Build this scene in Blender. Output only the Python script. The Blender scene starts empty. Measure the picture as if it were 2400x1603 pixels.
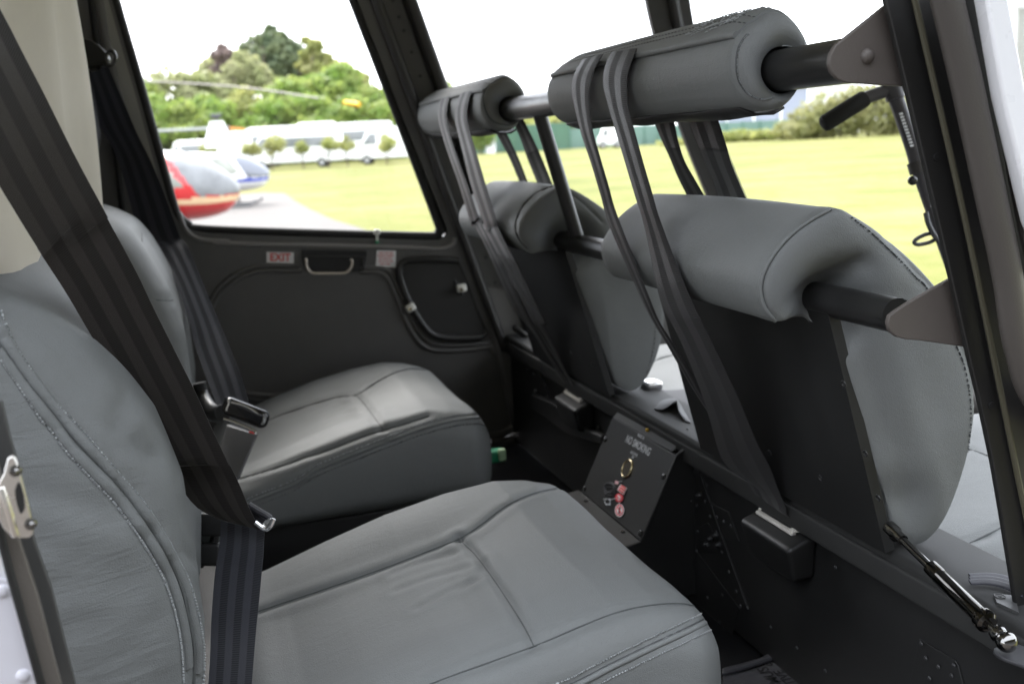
import bpy, math, random
import numpy as np
from math import sin, cos, radians, pi, sqrt, atan2
from mathutils import Vector, Matrix
from mathutils.bvhtree import BVHTree
random.seed(7); rng = np.random.default_rng(7)
scene = bpy.context.scene
COL = scene.collection

# ------------------------------------------------------------------ camera frame (35 mm lens, standing at the open rear door)
FPX, CX, CY, EYE = 2333.0, 1200.0, 801.5, 1.55
GZ = 0.20                                   # level of the airfield ground
PSI, PHI, RHO = radians(17.2894), radians(11.4750), radians(2.9)
Fv = np.array([sin(PSI)*cos(PHI), cos(PSI)*cos(PHI), -sin(PHI)])
R0 = np.array([cos(PSI), -sin(PSI), 0.0]); U0 = np.cross(R0, Fv)
Rv = R0*cos(RHO) - U0*sin(RHO); Uv = U0*cos(RHO) + R0*sin(RHO)
CAM = np.array([0.0, 0.0, EYE])
def ray(p): return Rv*(p[0]-CX)/FPX + Uv*(CY-p[1])/FPX + Fv
def atX(p, X): d = ray(p); return CAM + d*(X/d[0])
def atY(p, Y): d = ray(p); return CAM + d*(Y/d[1])
def atZ(p, Z): d = ray(p); return CAM + d*((Z-EYE)/d[2])
def atD(p, D): return CAM + ray(p)*D
def atPl(p, p0, n): d = ray(p); n = np.array(n, float); return CAM + d*(n@(np.array(p0)-CAM)/(n@d))
def depth(v): return float(Fv@(np.array(v)-CAM))
def D(*pts): return [(x*1.02215, y*1.02215) for x, y in pts]
def Z(o, s, *pts): return [(o[0]+x/s, o[1]+y/s) for x, y in pts]
def zA(*p): return Z((0, 0), 2.609, *p)
def zB(*p): return Z((800, 0), 2.614, *p)
def zC(*p): return Z((1500, 0), 2.609, *p)
def zE(*p): return Z((0, 500), 2.614, *p)
def zG(*p): return Z((0, 1000), 2.6, *p)
def zH(*p): return Z((500, 500), 2.614, *p)
def zI(*p): return Z((1100, 700), 2.613, *p)
def zJ(*p): return Z((1600, 600), 2.614, *p)
def zK(*p): return Z((1500, 1100), 2.609, *p)
def zM(*p): return Z((1850, 150), 2.413, *p)
def zN(*p): return Z((2050, 700), 1.96, *p)
def zO(*p): return Z((600, 560), 6.522, *p)
def zP(*p): return Z((1320, 940), 4.356, *p)
def zQ(*p): return Z((0, 1030), 2.735, *p)
def zR(*p): return Z((320, 200), 3.669, *p)
def zS(*p): return Z((2000, 0), 3.135, *p)
def zT(*p): return Z((440, 900), 3.92, *p)
def zU(*p): return Z((1080, 220), 5.59, *p)
def zV(*p): return Z((150, 60), 3.136, *p)
def zW(*p): return Z((1150, 760), 6.03, *p)
def zX(*p): return Z((1650, 1380), 7.03, *p)

# ------------------------------------------------------------------ mesh builder
def unit(v): v = np.asarray(v, float); n = np.linalg.norm(v); return v/n if n > 1e-12 else v
def frame_of(t):
    t = unit(t); a = np.array([0, 0, 1.0]) if abs(t[2]) < .9 else np.array([1.0, 0, 0])
    u = unit(np.cross(a, t)); return u, np.cross(t, u)
def spline(pts, n=8, closed=False):
    P = np.array(pts, float); m = len(P); out = []
    idx = range(m if closed else m-1)
    for i in idx:
        if closed: p0, p1, p2, p3 = P[(i-1) % m], P[i], P[(i+1) % m], P[(i+2) % m]
        else:
            p1, p2 = P[i], P[i+1]; p0 = P[i-1] if i else 2*p1-p2; p3 = P[i+2] if i+2 < m else 2*p2-p1
        for k in range(n):
            t = k/n
            out.append(.5*((2*p1)+(p2-p0)*t+(2*p0-5*p1+4*p2-p3)*t*t+(3*p1-p0-3*p2+p3)*t**3))
    if not closed: out.append(P[-1])
    return np.array(out)
def resample(P, step):
    P = np.array(P, float); s = np.r_[0, np.cumsum(np.linalg.norm(np.diff(P, axis=0), axis=1))]
    n = max(2, int(round(s[-1]/step))+1); t = np.linspace(0, s[-1], n)
    return np.stack([np.interp(t, s, P[:, k]) for k in range(P.shape[1])], 1)
class MB:
    def __init__(s): s.v = []; s.f = []; s.m = []; s.uv = {}
    def add(s, V, F, mi=0, UV=None):
        b = len(s.v); s.v += [tuple(map(float, q)) for q in V]
        for f in F: s.f.append(tuple(int(i)+b for i in f)); s.m.append(mi)
        if UV is not None:
            for i, q in enumerate(UV): s.uv[b+i] = (float(q[0]), float(q[1]))
        return s
    def tube(s, P, r, n=12, mi=0, caps=True, closed=False, flat=None):
        P = np.array(P, float); m = len(P); r = np.broadcast_to(np.array(r, float), (m,))
        T = np.gradient(P, axis=0)
        if closed: T = np.roll(P, -1, 0)-np.roll(P, 1, 0)
        u, w = frame_of(T[0]); V = []
        for i in range(m):
            t = unit(T[i]); u = unit(u-t*(u@t)); w = np.cross(t, u)
            for k in range(n):
                a = 2*pi*k/n; d = u*cos(a)+w*sin(a)
                if flat is not None: d = d-flat[0]*(d@flat[0])*(1-flat[1])
                V.append(P[i]+d*r[i])
        F = []
        for i in range(m if closed else m-1):
            for k in range(n):
                j = (i+1) % m; F.append((i*n+k, i*n+(k+1) % n, j*n+(k+1) % n, j*n+k))
        if caps and not closed: F += [tuple(range(n-1, -1, -1)), tuple((m-1)*n+k for k in range(n))]
        return s.add(V, F, mi)
    def lathe(s, prof, o, ax, n=20, mi=0):
        u, w = frame_of(ax); ax = unit(ax); V = []; F = []
        for r, h in prof:
            for k in range(n):
                a = 2*pi*k/n; V.append(np.array(o)+ax*h+(u*cos(a)+w*sin(a))*r)
        for i in range(len(prof)-1):
            for k in range(n): F.append((i*n+k, i*n+(k+1) % n, (i+1)*n+(k+1) % n, (i+1)*n+k))
        F += [tuple(range(n-1, -1, -1)), tuple((len(prof)-1)*n+k for k in range(n))]
        return s.add(V, F, mi)
    def dome(s, o, nrm, r, mi=0, h=.6, n=10):
        return s.lathe([(r, -r*.2), (r, 0), (r*.85, r*h*.55), (r*.5, r*h*.9), (r*.1, r*h)], o, nrm, n, mi)
    def prism(s, loop, ext, mi=0):
        L = np.array(loop, float); n = len(L); e = np.array(ext, float)
        V = list(L)+list(L+e); F = [tuple(range(n)), tuple(range(2*n-1, n-1, -1))]
        F += [(i, n+i, n+(i+1) % n, (i+1) % n) for i in range(n)]
        return s.add(V, F, mi)
    def ring(s, outer, inner, ext, mi=0):
        O = np.array(outer, float); I = np.array(inner, float); n = len(O); e = np.array(ext, float)
        V = list(O)+list(I)+list(O+e)+list(I+e); F = []
        for i in range(n):
            j = (i+1) % n
            F += [(i, j, n+j, n+i), (2*n+i, 3*n+i, 3*n+j, 2*n+j), (n+i, n+j, 3*n+j, 3*n+i), (i, 2*n+i, 2*n+j, j)]
        return s.add(V, F, mi)
    def rbox(s, c, h, r, k=3, m=1, M=None, deform=None, mi=0):
        h = np.array(h, float); r = min(r, min(h)*.999); ax = []
        mm = m if hasattr(m, '__len__') else (m, m, m)
        for i in range(3):
            a = np.linspace(0, 1, k+1); e = np.tan(a*pi/4)*0+a
            lo = -h[i]+r*e; mid = np.linspace(-h[i]+r, h[i]-r, mm[i]+1)[1:-1]
            ax.append(np.r_[lo, mid, -lo[::-1]])
        V = []; F = []
        for d in range(3):
            for sg in (-1, 1):
                A, B = ax[(d+1) % 3], ax[(d+2) % 3]; b = len(V); na, nb = len(A), len(B)
                for a in A:
                    for bb in B:
                        p = np.zeros(3); p[d] = sg*h[d]; p[(d+1) % 3] = a; p[(d+2) % 3] = bb; V.append(p)
                for i in range(na-1):
                    for j in range(nb-1):
                        q = (b+i*nb+j, b+(i+1)*nb+j, b+(i+1)*nb+j+1, b+i*nb+j+1)
                        F.append(q if sg > 0 else q[::-1])
        V = np.array(V); q = np.clip(V, -(h-r), h-r); dd = V-q
        L = np.linalg.norm(dd, axis=1, keepdims=True); V = q+dd/np.maximum(L, 1e-9)*r
        key = {}; mp = []; U = []
        for p in np.round(V, 6):
            t = tuple(p)
            if t not in key: key[t] = len(U); U.append(p)
            mp.append(key[t])
        V = np.array(U); F = [tuple(mp[i] for i in f) for f in F]
        F = [f for f in F if len(set(f)) > 2]
        if deform is not None: V = deform(V)
        if M is not None: V = V@np.array(M).T
        return s.add(V+np.array(c), F, mi)
    def build(s, name, mats, parent=None, sharp=35, bevel=None, solid=None, sub=0):
        me = bpy.data.meshes.new(name); me.from_pydata(s.v, [], s.f)
        if not isinstance(mats, (list, tuple)): mats = [mats]
        for m in mats: me.materials.append(m)
        me.polygons.foreach_set('material_index', np.array(s.m, dtype=np.int32))
        me.polygons.foreach_set('use_smooth', np.ones(len(s.f), dtype=bool))
        if s.uv:
            lay = me.uv_layers.new(name='UVMap'); li = np.zeros(len(me.loops), dtype=np.int32); me.loops.foreach_get('vertex_index', li)
            a = np.array([s.uv.get(int(i), (0, 0)) for i in li], dtype=np.float32); lay.data.foreach_set('uv', a.ravel())
        me.validate(); me.update()
        if sharp is not None: me.set_sharp_from_angle(angle=radians(sharp))
        o = bpy.data.objects.new(name, me); COL.objects.link(o)
        if solid: md = o.modifiers.new('thick', 'SOLIDIFY'); md.thickness = solid; md.offset = -1
        if bevel: md = o.modifiers.new('bevel', 'BEVEL'); md.width = bevel; md.segments = 3; md.limit_method = 'ANGLE'; md.angle_limit = radians(40); md.harden_normals = False
        if sub: md = o.modifiers.new('sub', 'SUBSURF'); md.levels = sub; md.render_levels = sub
        if parent is not None: attach(o, parent)
        return o
def attach(o, parent):
    o.parent = parent
    w = world_of(parent); o.matrix_parent_inverse = w.inverted()
def world_of(o):
    m = o.matrix_basis.copy()
    return world_of(o.parent)@o.matrix_parent_inverse@m if o.parent else m
def tag(o, label, cat, group=None, kind=None):
    o['label'] = label; o['category'] = cat
    if group: o['group'] = group
    if kind: o['kind'] = kind
    return o
def thing(name, label, cat, loc=(0, 0, 0), group=None):
    o = bpy.data.objects.new(name, None); COL.objects.link(o); o.location = loc; o.empty_display_size = .05
    return tag(o, label, cat, group)
def structure(o): o['kind'] = 'structure'; return o
def copy_thing(r, delta, label):
    n = r.copy(); COL.objects.link(n); n.location = Vector(r.location)+Vector(delta); n['label'] = label
    def kids(src, dst):
        for ch in list(src.children):
            c = ch.copy(); COL.objects.link(c); c.parent = dst; kids(ch, c)
    kids(r, n); return n
def text(name, s, o, xdir, ydir, size, mat, parent, spacing=1.0, xs=1.0, bold=0.0):
    cu = bpy.data.curves.new(name, 'FONT'); cu.body = s; cu.size = size; cu.align_x = 'CENTER'; cu.align_y = 'CENTER'
    cu.space_character = spacing; cu.offset = bold; cu.materials.append(mat); cu.extrude = 0.0
    t = bpy.data.objects.new('tmp_font', cu); COL.objects.link(t)
    x = unit(xdir); y = unit(np.array(ydir)-x*(np.array(ydir)@x)); z = np.cross(x, y)
    x = x*xs
    t.matrix_basis = Matrix(((x[0], y[0], z[0], o[0]), (x[1], y[1], z[1], o[1]), (x[2], y[2], z[2], o[2]), (0, 0, 0, 1)))
    bpy.context.view_layer.update()
    me = bpy.data.meshes.new_from_object(t.evaluated_get(bpy.context.evaluated_depsgraph_get())); mo = bpy.data.objects.new(name, me); COL.objects.link(mo)
    mo.matrix_basis = t.matrix_basis.copy(); bpy.data.objects.remove(t); bpy.data.curves.remove(cu)
    if not me.materials: me.materials.append(mat)
    if parent is not None: attach(mo, parent)
    return mo

# ------------------------------------------------------------------ materials
def nodes(name):
    m = bpy.data.materials.new(name); m.use_nodes = True; nt = m.node_tree
    return m, nt, nt.nodes['Principled BSDF'], nt.links.new
def N(nt, t, **kw):
    n = nt.nodes.new(t)
    for k, v in kw.items():
        if k in n.inputs.keys(): n.inputs[k].default_value = v
        else: setattr(n, k, v)
    return n
def plain(name, c, rough=.5, metal=0, grain=0, gscale=900, var=.0, vscale=8, spec=.5, coat=0, bumpd=.0004):
    m, nt, b, L = nodes(name)
    b.inputs['Base Color'].default_value = (*c, 1); b.inputs['Roughness'].default_value = rough; b.inputs['Metallic'].default_value = metal
    b.inputs['Specular IOR Level'].default_value = spec
    if coat: b.inputs['Coat Weight'].default_value = coat; b.inputs['Coat Roughness'].default_value = .08
    tc = N(nt, 'ShaderNodeTexCoord')
    if grain:
        n = N(nt, 'ShaderNodeTexNoise', Scale=gscale, Detail=3.0); L(tc.outputs['Object'], n.inputs['Vector'])
        bp = N(nt, 'ShaderNodeBump', Strength=grain, Distance=bumpd); L(n.outputs['Fac'], bp.inputs['Height']); L(bp.outputs['Normal'], b.inputs['Normal'])
    if var:
        n = N(nt, 'ShaderNodeTexNoise', Scale=vscale, Detail=5.0, Roughness=.65); L(tc.outputs['Object'], n.inputs['Vector'])
        mp = N(nt, 'ShaderNodeMapRange'); mp.inputs['From Min'].default_value = .3; mp.inputs['From Max'].default_value = .7
        mp.inputs['To Min'].default_value = 1-var; mp.inputs['To Max'].default_value = 1+var; L(n.outputs['Fac'], mp.inputs['Value'])
        mx = N(nt, 'ShaderNodeMix', data_type='RGBA', blend_type='MULTIPLY'); mx.inputs['Factor'].default_value = 1
        mx.inputs['A'].default_value = (*c, 1); L(mp.outputs['Result'], mx.inputs['B']); L(mx.outputs['Result'], b.inputs['Base Color'])
        m2 = N(nt, 'ShaderNodeMapRange'); m2.inputs['To Min'].default_value = max(.02, rough-.1); m2.inputs['To Max'].default_value = min(1, rough+.1)
        L(n.outputs['Fac'], m2.inputs['Value']); L(m2.outputs['Result'], b.inputs['Roughness'])
    return m
def leather_mat(name, c, wr=.5, ws=(26, 60, 40), wd=.0012, gate=False):
    m, nt, b, L = nodes(name)
    tc = N(nt, 'ShaderNodeTexCoord')
    n1 = N(nt, 'ShaderNodeTexNoise', Scale=14.0, Detail=6.0, Roughness=.6); L(tc.outputs['Object'], n1.inputs['Vector'])
    cr = N(nt, 'ShaderNodeMix', data_type='RGBA'); cr.inputs['A'].default_value = (*[x*.88 for x in c], 1); cr.inputs['B'].default_value = (*[x*1.1 for x in c], 1)
    L(n1.outputs['Fac'], cr.inputs['Factor']); L(cr.outputs['Result'], b.inputs['Base Color'])
    rr = N(nt, 'ShaderNodeMapRange'); rr.inputs['To Min'].default_value = .52; rr.inputs['To Max'].default_value = .70
    L(n1.outputs['Fac'], rr.inputs['Value']); L(rr.outputs['Result'], b.inputs['Roughness'])
    b.inputs['Specular IOR Level'].default_value = .33
    # pebbled grain, finer creases and large soft puckers
    vo = N(nt, 'ShaderNodeTexVoronoi', Scale=620.0, feature='DISTANCE_TO_EDGE'); L(tc.outputs['Object'], vo.inputs['Vector'])
    mp = N(nt, 'ShaderNodeMapping'); mp.inputs['Scale'].default_value = ws; mp.inputs['Rotation'].default_value = (.3, .2, .5)
    L(tc.outputs['Object'], mp.inputs['Vector'])
    n2 = N(nt, 'ShaderNodeTexNoise', Scale=1.0, Detail=4.0, Roughness=.55, Distortion=1.2); L(mp.outputs['Vector'], n2.inputs['Vector'])
    n3 = N(nt, 'ShaderNodeTexNoise', Scale=9.0, Detail=2.0); L(tc.outputs['Object'], n3.inputs['Vector'])
    b1 = N(nt, 'ShaderNodeBump', Strength=.75, Distance=.0005); L(vo.outputs['Distance'], b1.inputs['Height'])
    vo2 = N(nt, 'ShaderNodeTexVoronoi', Scale=230.0, feature='DISTANCE_TO_EDGE'); L(tc.outputs['Object'], vo2.inputs['Vector'])
    b0 = N(nt, 'ShaderNodeBump', Strength=.22, Distance=.0007); L(vo2.outputs['Distance'], b0.inputs['Height']); L(b0.outputs['Normal'], b1.inputs['Normal'])
    b2 = N(nt, 'ShaderNodeBump', Strength=wr*.75, Distance=wd); L(n2.outputs['Fac'], b2.inputs['Height']); L(b1.outputs['Normal'], b2.inputs['Normal'])
    b3 = N(nt, 'ShaderNodeBump', Strength=.22, Distance=.0025); L(n3.outputs['Fac'], b3.inputs['Height']); L(b2.outputs['Normal'], b3.inputs['Normal'])
    if gate:                                  # creases only on the side gusset, fading out round the bolster
        ge = N(nt, 'ShaderNodeNewGeometry'); sx = N(nt, 'ShaderNodeSeparateXYZ'); L(ge.outputs['Normal'], sx.inputs[0])
        gr = N(nt, 'ShaderNodeMapRange'); gr.inputs['From Min'].default_value = -.92; gr.inputs['From Max'].default_value = -.55; gr.inputs['To Min'].default_value = wr; gr.inputs['To Max'].default_value = .12
        L(sx.outputs['Y'], gr.inputs['Value']); L(gr.outputs['Result'], b2.inputs['Strength'])
    L(b3.outputs['Normal'], b.inputs['Normal'])
    return m
def web_mat(name, c, sheen=.2, rib=1500., stripes=4, spec=.22):
    # woven strap: fine ribs across, alternating smooth and ribbed bands along its length (uv: x across 0..1, y along in metres)
    m, nt, b, L = nodes(name)
    uv = N(nt, 'ShaderNodeUVMap', uv_map='UVMap'); sp = N(nt, 'ShaderNodeSeparateXYZ'); L(uv.outputs['UV'], sp.inputs[0])
    def M(op, a, bb=None):
        n = N(nt, 'ShaderNodeMath', operation=op)
        for i, q in enumerate((a, bb)):
            if q is None: continue
            if isinstance(q, (int, float)): n.inputs[i].default_value = q
            else: L(q, n.inputs[i])
        return n.outputs[0]
    band = M('SINE', M('MULTIPLY', sp.outputs['X'], 2*pi*stripes))
    bandm = N(nt, 'ShaderNodeMapRange'); bandm.inputs['From Min'].default_value = -.25; bandm.inputs['From Max'].default_value = .25; L(band, bandm.inputs['Value'])
    ribs = M('SINE', M('MULTIPLY', sp.outputs['Y'], 2*pi*rib))
    ribs2 = M('SINE', M('ADD', M('MULTIPLY', sp.outputs['Y'], 2*pi*rib*1.7), M('MULTIPLY', sp.outputs['X'], 90.)))
    hx = N(nt, 'ShaderNodeMix', data_type='FLOAT'); L(bandm.outputs['Result'], hx.inputs['Factor']); L(ribs, hx.inputs['A']); L(ribs2, hx.inputs['B'])
    mx = N(nt, 'ShaderNodeMix', data_type='RGBA'); mx.inputs['A'].default_value = (*[x*.7 for x in c], 1); mx.inputs['B'].default_value = (*[x*1.35 for x in c], 1)
    L(bandm.outputs['Result'], mx.inputs['Factor'])
    mx2 = N(nt, 'ShaderNodeMix', data_type='RGBA', blend_type='MULTIPLY'); mx2.inputs['Factor'].default_value = .55
    rr = N(nt, 'ShaderNodeMapRange'); rr.inputs['From Min'].default_value = -1; rr.inputs['To Min'].default_value = .45; rr.inputs['To Max'].default_value = 1.5; L(hx.outputs['Result'], rr.inputs['Value'])
    L(mx.outputs['Result'], mx2.inputs['A']); L(rr.outputs['Result'], mx2.inputs['B']); L(mx2.outputs['Result'], b.inputs['Base Color'])
    ro = N(nt, 'ShaderNodeMapRange'); ro.inputs['To Min'].default_value = .62; ro.inputs['To Max'].default_value = .42; L(bandm.outputs['Result'], ro.inputs['Value']); L(ro.outputs['Result'], b.inputs['Roughness'])
    bp = N(nt, 'ShaderNodeBump', Strength=.35, Distance=.0003); L(hx.outputs['Result'], bp.inputs['Height'])
    bq = N(nt, 'ShaderNodeBump', Strength=.2, Distance=.0003); L(bandm.outputs['Result'], bq.inputs['Height']); L(bp.outputs['Normal'], bq.inputs['Normal'])
    L(bq.outputs['Normal'], b.inputs['Normal'])
    b.inputs['Specular IOR Level'].default_value = spec; b.inputs['Sheen Weight'].default_value = sheen; b.inputs['Sheen Roughness'].default_value = .4
    return m
def glass_mat(name, tint=(1, 1, 1), refl=.06):
    m, nt, b, L = nodes(name); nt.nodes.remove(b); out = nt.nodes['Material Output']
    t = N(nt, 'ShaderNodeBsdfTransparent'); t.inputs['Color'].default_value = (*tint, 1)
    g = N(nt, 'ShaderNodeBsdfGlossy'); g.inputs['Roughness'].default_value = .02
    fr = N(nt, 'ShaderNodeLayerWeight', Blend=.25); mr = N(nt, 'ShaderNodeMapRange'); mr.inputs['To Min'].default_value = refl*.4; mr.inputs['To Max'].default_value = .5
    L(fr.outputs['Fresnel'], mr.inputs['Value']); mx = N(nt, 'ShaderNodeMixShader'); L(mr.outputs['Result'], mx.inputs[0]); L(t.outputs[0], mx.inputs[1]); L(g.outputs[0], mx.inputs[2])
    L(mx.outputs[0], out.inputs['Surface']); return m
def foliage_mat(name, c1, c2, scale=2.0, trans=.35):
    m, nt, b, L = nodes(name); out = nt.nodes['Material Output']
    tc = N(nt, 'ShaderNodeTexCoord'); n = N(nt, 'ShaderNodeTexNoise', Scale=scale, Detail=4.0); L(tc.outputs['Object'], n.inputs['Vector'])
    rp = N(nt, 'ShaderNodeMapRange'); rp.inputs['From Min'].default_value = .35; rp.inputs['From Max'].default_value = .65; L(n.outputs['Fac'], rp.inputs['Value'])
    mx = N(nt, 'ShaderNodeMix', data_type='RGBA'); mx.inputs['A'].default_value = (*c1, 1); mx.inputs['B'].default_value = (*c2, 1)
    L(rp.outputs['Result'], mx.inputs['Factor']); L(mx.outputs['Result'], b.inputs['Base Color']); b.inputs['Roughness'].default_value = .6
    tr = N(nt, 'ShaderNodeBsdfTranslucent'); L(mx.outputs['Result'], tr.inputs['Color'])
    ms = N(nt, 'ShaderNodeMixShader'); ms.inputs[0].default_value = trans; L(b.outputs[0], ms.inputs[1]); L(tr.outputs[0], ms.inputs[2]); L(ms.outputs[0], out.inputs['Surface'])
    return m

LEA = leather_mat('grey leather', (.158, .165, .164))
LEA2 = leather_mat('grey leather seat centre', (.150, .158, .156), .35)
LEAW = leather_mat('grey leather creased side', (.140, .147, .148), .48, (12, 30, 85), .0024, True)
THR = plain('pale grey thread', (.33, .345, .35), .7)
THRD = plain('dark grey thread', (.07, .075, .075), .7)
BLK = plain('black powder coat', (.0130, .0129, .0130), .5, grain=.35, gscale=1400, var=.25, vscale=11)
BLK2 = plain('black satin plastic', (.014, .014, .014), .42, grain=.4, gscale=1600, var=.12)
TRIM = plain('dark grey cabin paint', (.108, .105, .101), .46, grain=.5, gscale=700, var=.12, vscale=6)
DARK = plain('dark moulding', (.027, .026, .025), .42, grain=.3, gscale=700, var=.15)
RUB = plain('black rubber seal', (.008, .008, .008), .6, grain=.5, gscale=500)
TUBE = plain('black painted tube', (.016, .016, .016), .34, grain=.25, gscale=500, var=.2, vscale=30)
BRK = plain('bronze grey bracket paint', (.085, .073, .066), .5, grain=.6, gscale=1300, var=.08, bumpd=.0003)
BROWN = plain('warm grey door paint', (.10, .09, .08), .45, grain=.4, gscale=600, var=.06)
CHR = plain('chrome', (.86, .86, .87), .16, metal=1)
STEEL = plain('plated steel', (.74, .71, .67), .27, metal=1, grain=.3, gscale=300, var=.1)
DCHR = plain('dark chrome', (.20, .195, .19), .12, metal=1)
BRASS = plain('brass ring', (.78, .66, .42), .18, metal=1)
CREAM = plain('cream fabric lining', (.53, .49, .415), .85, grain=.8, gscale=1100, var=.05, vscale=5, spec=.2)
WHT = plain('white paint', (.78, .78, .80), .3, var=.03, coat=.3)
WPL = plain('white plastic', (.72, .71, .66), .4)
PLAC = plain('white placard', (.86, .85, .86), .5)
RED = plain('red lettering', (.72, .06, .05), .6)
WTXT = plain('white lettering', (.75, .76, .78), .6)
BTXT = plain('black lettering', (.006, .006, .007), .6)
CARP = plain('black cabin carpet', (.008, .008, .009), .95, spec=.15, grain=1, gscale=900, bumpd=.002)
COVER = plain('grey plastic floor cover', (.050, .050, .056), .3, grain=.5, gscale=25, var=.15, bumpd=.01)
WEB = web_mat('black seat belt webbing', (.0225, .0198, .0185), .12, 620., 3)
WEBF = web_mat('dark grey harness webbing', (.023, .0215, .0225), .12, 520., 2)
WEBB = web_mat('blue black seat belt webbing', (.020, .021, .027), .05, 700., 3, .12)
WEBL = web_mat('slate seat belt webbing', (.030, .031, .037), .1, 700., 3)
GLS = glass_mat('window glass')
GRN = plain('green plastic', (.02, .25, .12), .4)
PGRN = plain('pale green plastic', (.35, .50, .30), .5)

# ------------------------------------------------------------------ leather helpers
def vnormals(V, F):
    Nn = np.zeros_like(V)
    Q = np.array([f if len(f) == 4 else (f[0], f[1], f[2], f[2]) for f in F if len(f) < 5])
    n = np.cross(V[Q[:, 2]]-V[Q[:, 0]], V[Q[:, 3]]-V[Q[:, 1]]+1e-12); z = np.linalg.norm(n, axis=1) < 1e-14
    for k in range(4): np.add.at(Nn, Q[:, k], n)
    return Nn/np.maximum(np.linalg.norm(Nn, axis=1, keepdims=True), 1e-12)
def seg_dist(V, P):
    best = np.full(len(V), 1e9)
    for a, b in zip(P[:-1], P[1:]):
        ab = b-a; t = np.clip(((V-a)@ab)/max(ab@ab, 1e-12), 0, 1); d = np.linalg.norm(V-(a+t[:, None]*ab), axis=1); best = np.minimum(best, d)
    return best
class Skin:
    """a padded leather body: dense mesh plus seams laid onto its surface"""
    def __init__(s, mb, mats):
        s.V = np.array(mb.v); s.F = list(mb.f); s.mats = mats; s.extra = MB(); s.later = []; s.redo()
    def redo(s): s.bvh = BVHTree.FromPolygons([tuple(p) for p in s.V], s.F)
    def hit(s, px):
        o = Vector(CAM); d = Vector(ray(px)).normalized(); loc, n, i, _ = s.bvh.ray_cast(o, d)
        return (np.array(loc), np.array(n)) if loc is not None else None
    def trace(s, pts, step=7, smooth=True):
        P = spline(pts, 8) if smooth and len(pts) > 2 else np.array(pts, float)
        P = resample(P, step); out = []
        for p in P:
            h = s.hit(p)
            if h is not None: out.append(h)
        if len(out) < 2: return None, None
        Q = np.array([o[0] for o in out]); Nn = np.array([o[1] for o in out])
        keep = [0]
        for i in range(1, len(Q)):
            if np.linalg.norm(Q[i]-Q[keep[-1]]) < .06: keep.append(i)
        return Q[keep], Nn[keep]
    def groove(s, Q, dep, w, puff=0, pw=.02):
        Nn = vnormals(s.V, s.F); mg = max(w*3, pw*2.6 if puff else 0)
        near_ = np.all((s.V > Q.min(0)-mg) & (s.V < Q.max(0)+mg), axis=1); idx = np.where(near_)[0]
        if not len(idx): return
        d = seg_dist(s.V[idx], Q); dl = -dep*np.exp(-(d/w)**2)
        if puff: dl = dl+puff*np.exp(-((d-pw)/(pw*.6))**2)
        s.V[idx] = s.V[idx]+Nn[idx]*dl[:, None]
        s.redo()
    def seam(s, pts, dep=.0035, w=.0035, puff=.0012, line=True, lr=.0007):
        Q, Nn = s.trace(pts)
        if Q is None: return
        s.groove(Q, dep*.62, w*.85, puff*.45, .012)
        def ln():
            Q2, N2 = s.trace(pts)
            if Q2 is not None: s.extra.tube(resample(Q2, .005), lr, 6, 2)
        if line: s.later.append(ln)
    def piping(s, *a, **k): s.later.append(lambda: s.piping_(*a, **k))
    def stitch(s, *a, **k): s.later.append(lambda: s.stitch_(*a, **k))
    def welt(s, *a, **k): s.later.append(lambda: s.welt_(*a, **k))
    def piping_(s, pts, r=.0022, up=.0):
        Q, Nn = s.trace(pts)
        if Q is None: return
        s.extra.tube(resample(Q+Nn*up, .006), r, 8, 0)
    def welt_(s, p1, p2, r=.0055, fl=.5, sink=.0):
        # a rolled ridge of leather midway between two stitch lines
        A = resample(spline(p1, 8), 6); B = resample(spline(p2, 8), 6); n = min(len(A), len(B)); t = np.linspace(0, 1, n)
        ia = np.linspace(0, len(A)-1, n); ib = np.linspace(0, len(B)-1, n)
        M_ = np.stack([(np.interp(ia, range(len(A)), A[:, k])+np.interp(ib, range(len(B)), B[:, k]))/2 for k in (0, 1)], 1)
        Q, Nn = s.trace([tuple(q) for q in M_[::6]])
        if Q is None: return
        P = resample(np.hstack([Q, Nn]), .006); m = len(P); V = []; T = np.gradient(P[:, :3], axis=0); k = 12
        for i in range(m):
            u = unit(P[i, 3:]); w = unit(np.cross(T[i], u))
            e = min(1, i/3, (m-1-i)/3)
            for j in range(k): a = 2*pi*j/k; V.append(P[i, :3]-u*sink+u*sin(a)*r*fl*e+w*cos(a)*r)
        s.extra.add(V, [(i*k+j, i*k+(j+1) % k, (i+1)*k+(j+1) % k, (i+1)*k+j) for i in range(m-1) for j in range(k)], 0)
    def stitch_(s, pts, L=.0045, gap=.0028, r=.0008, mi=1):
        Q, Nn = s.trace(pts, 4)
        if Q is None: return
        P = resample(np.hstack([Q, Nn]), .0009); k = max(2, int(L/.0009)); g = max(1, int(gap/.0009)); i = 0
        while i+k < len(P):
            a, b = P[i, :3]+P[i, 3:]*r*.9, P[i+k, :3]+P[i+k, 3:]*r*.9; t = unit(b-a); u = unit(P[i, 3:]); w = np.cross(t, u)
            a = a+u*0 if False else a
            V = [a, b]+[(a*.75+b*.25)+u*r*1.3, (a*.75+b*.25)-u*r, (a*.75+b*.25)+w*r, (a*.75+b*.25)-w*r,
                 (a*.25+b*.75)+u*r*1.3, (a*.25+b*.75)-u*r, (a*.25+b*.75)+w*r, (a*.25+b*.75)-w*r]
            s.extra.add(V, [(0, 2, 4), (0, 4, 3), (0, 3, 5), (0, 5, 2), (2, 6, 8, 4), (4, 8, 7, 3), (3, 7, 9, 5), (5, 9, 6, 2), (1, 8, 6), (1, 7, 8), (1, 9, 7), (1, 6, 9)], mi)
            i += k+g
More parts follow.
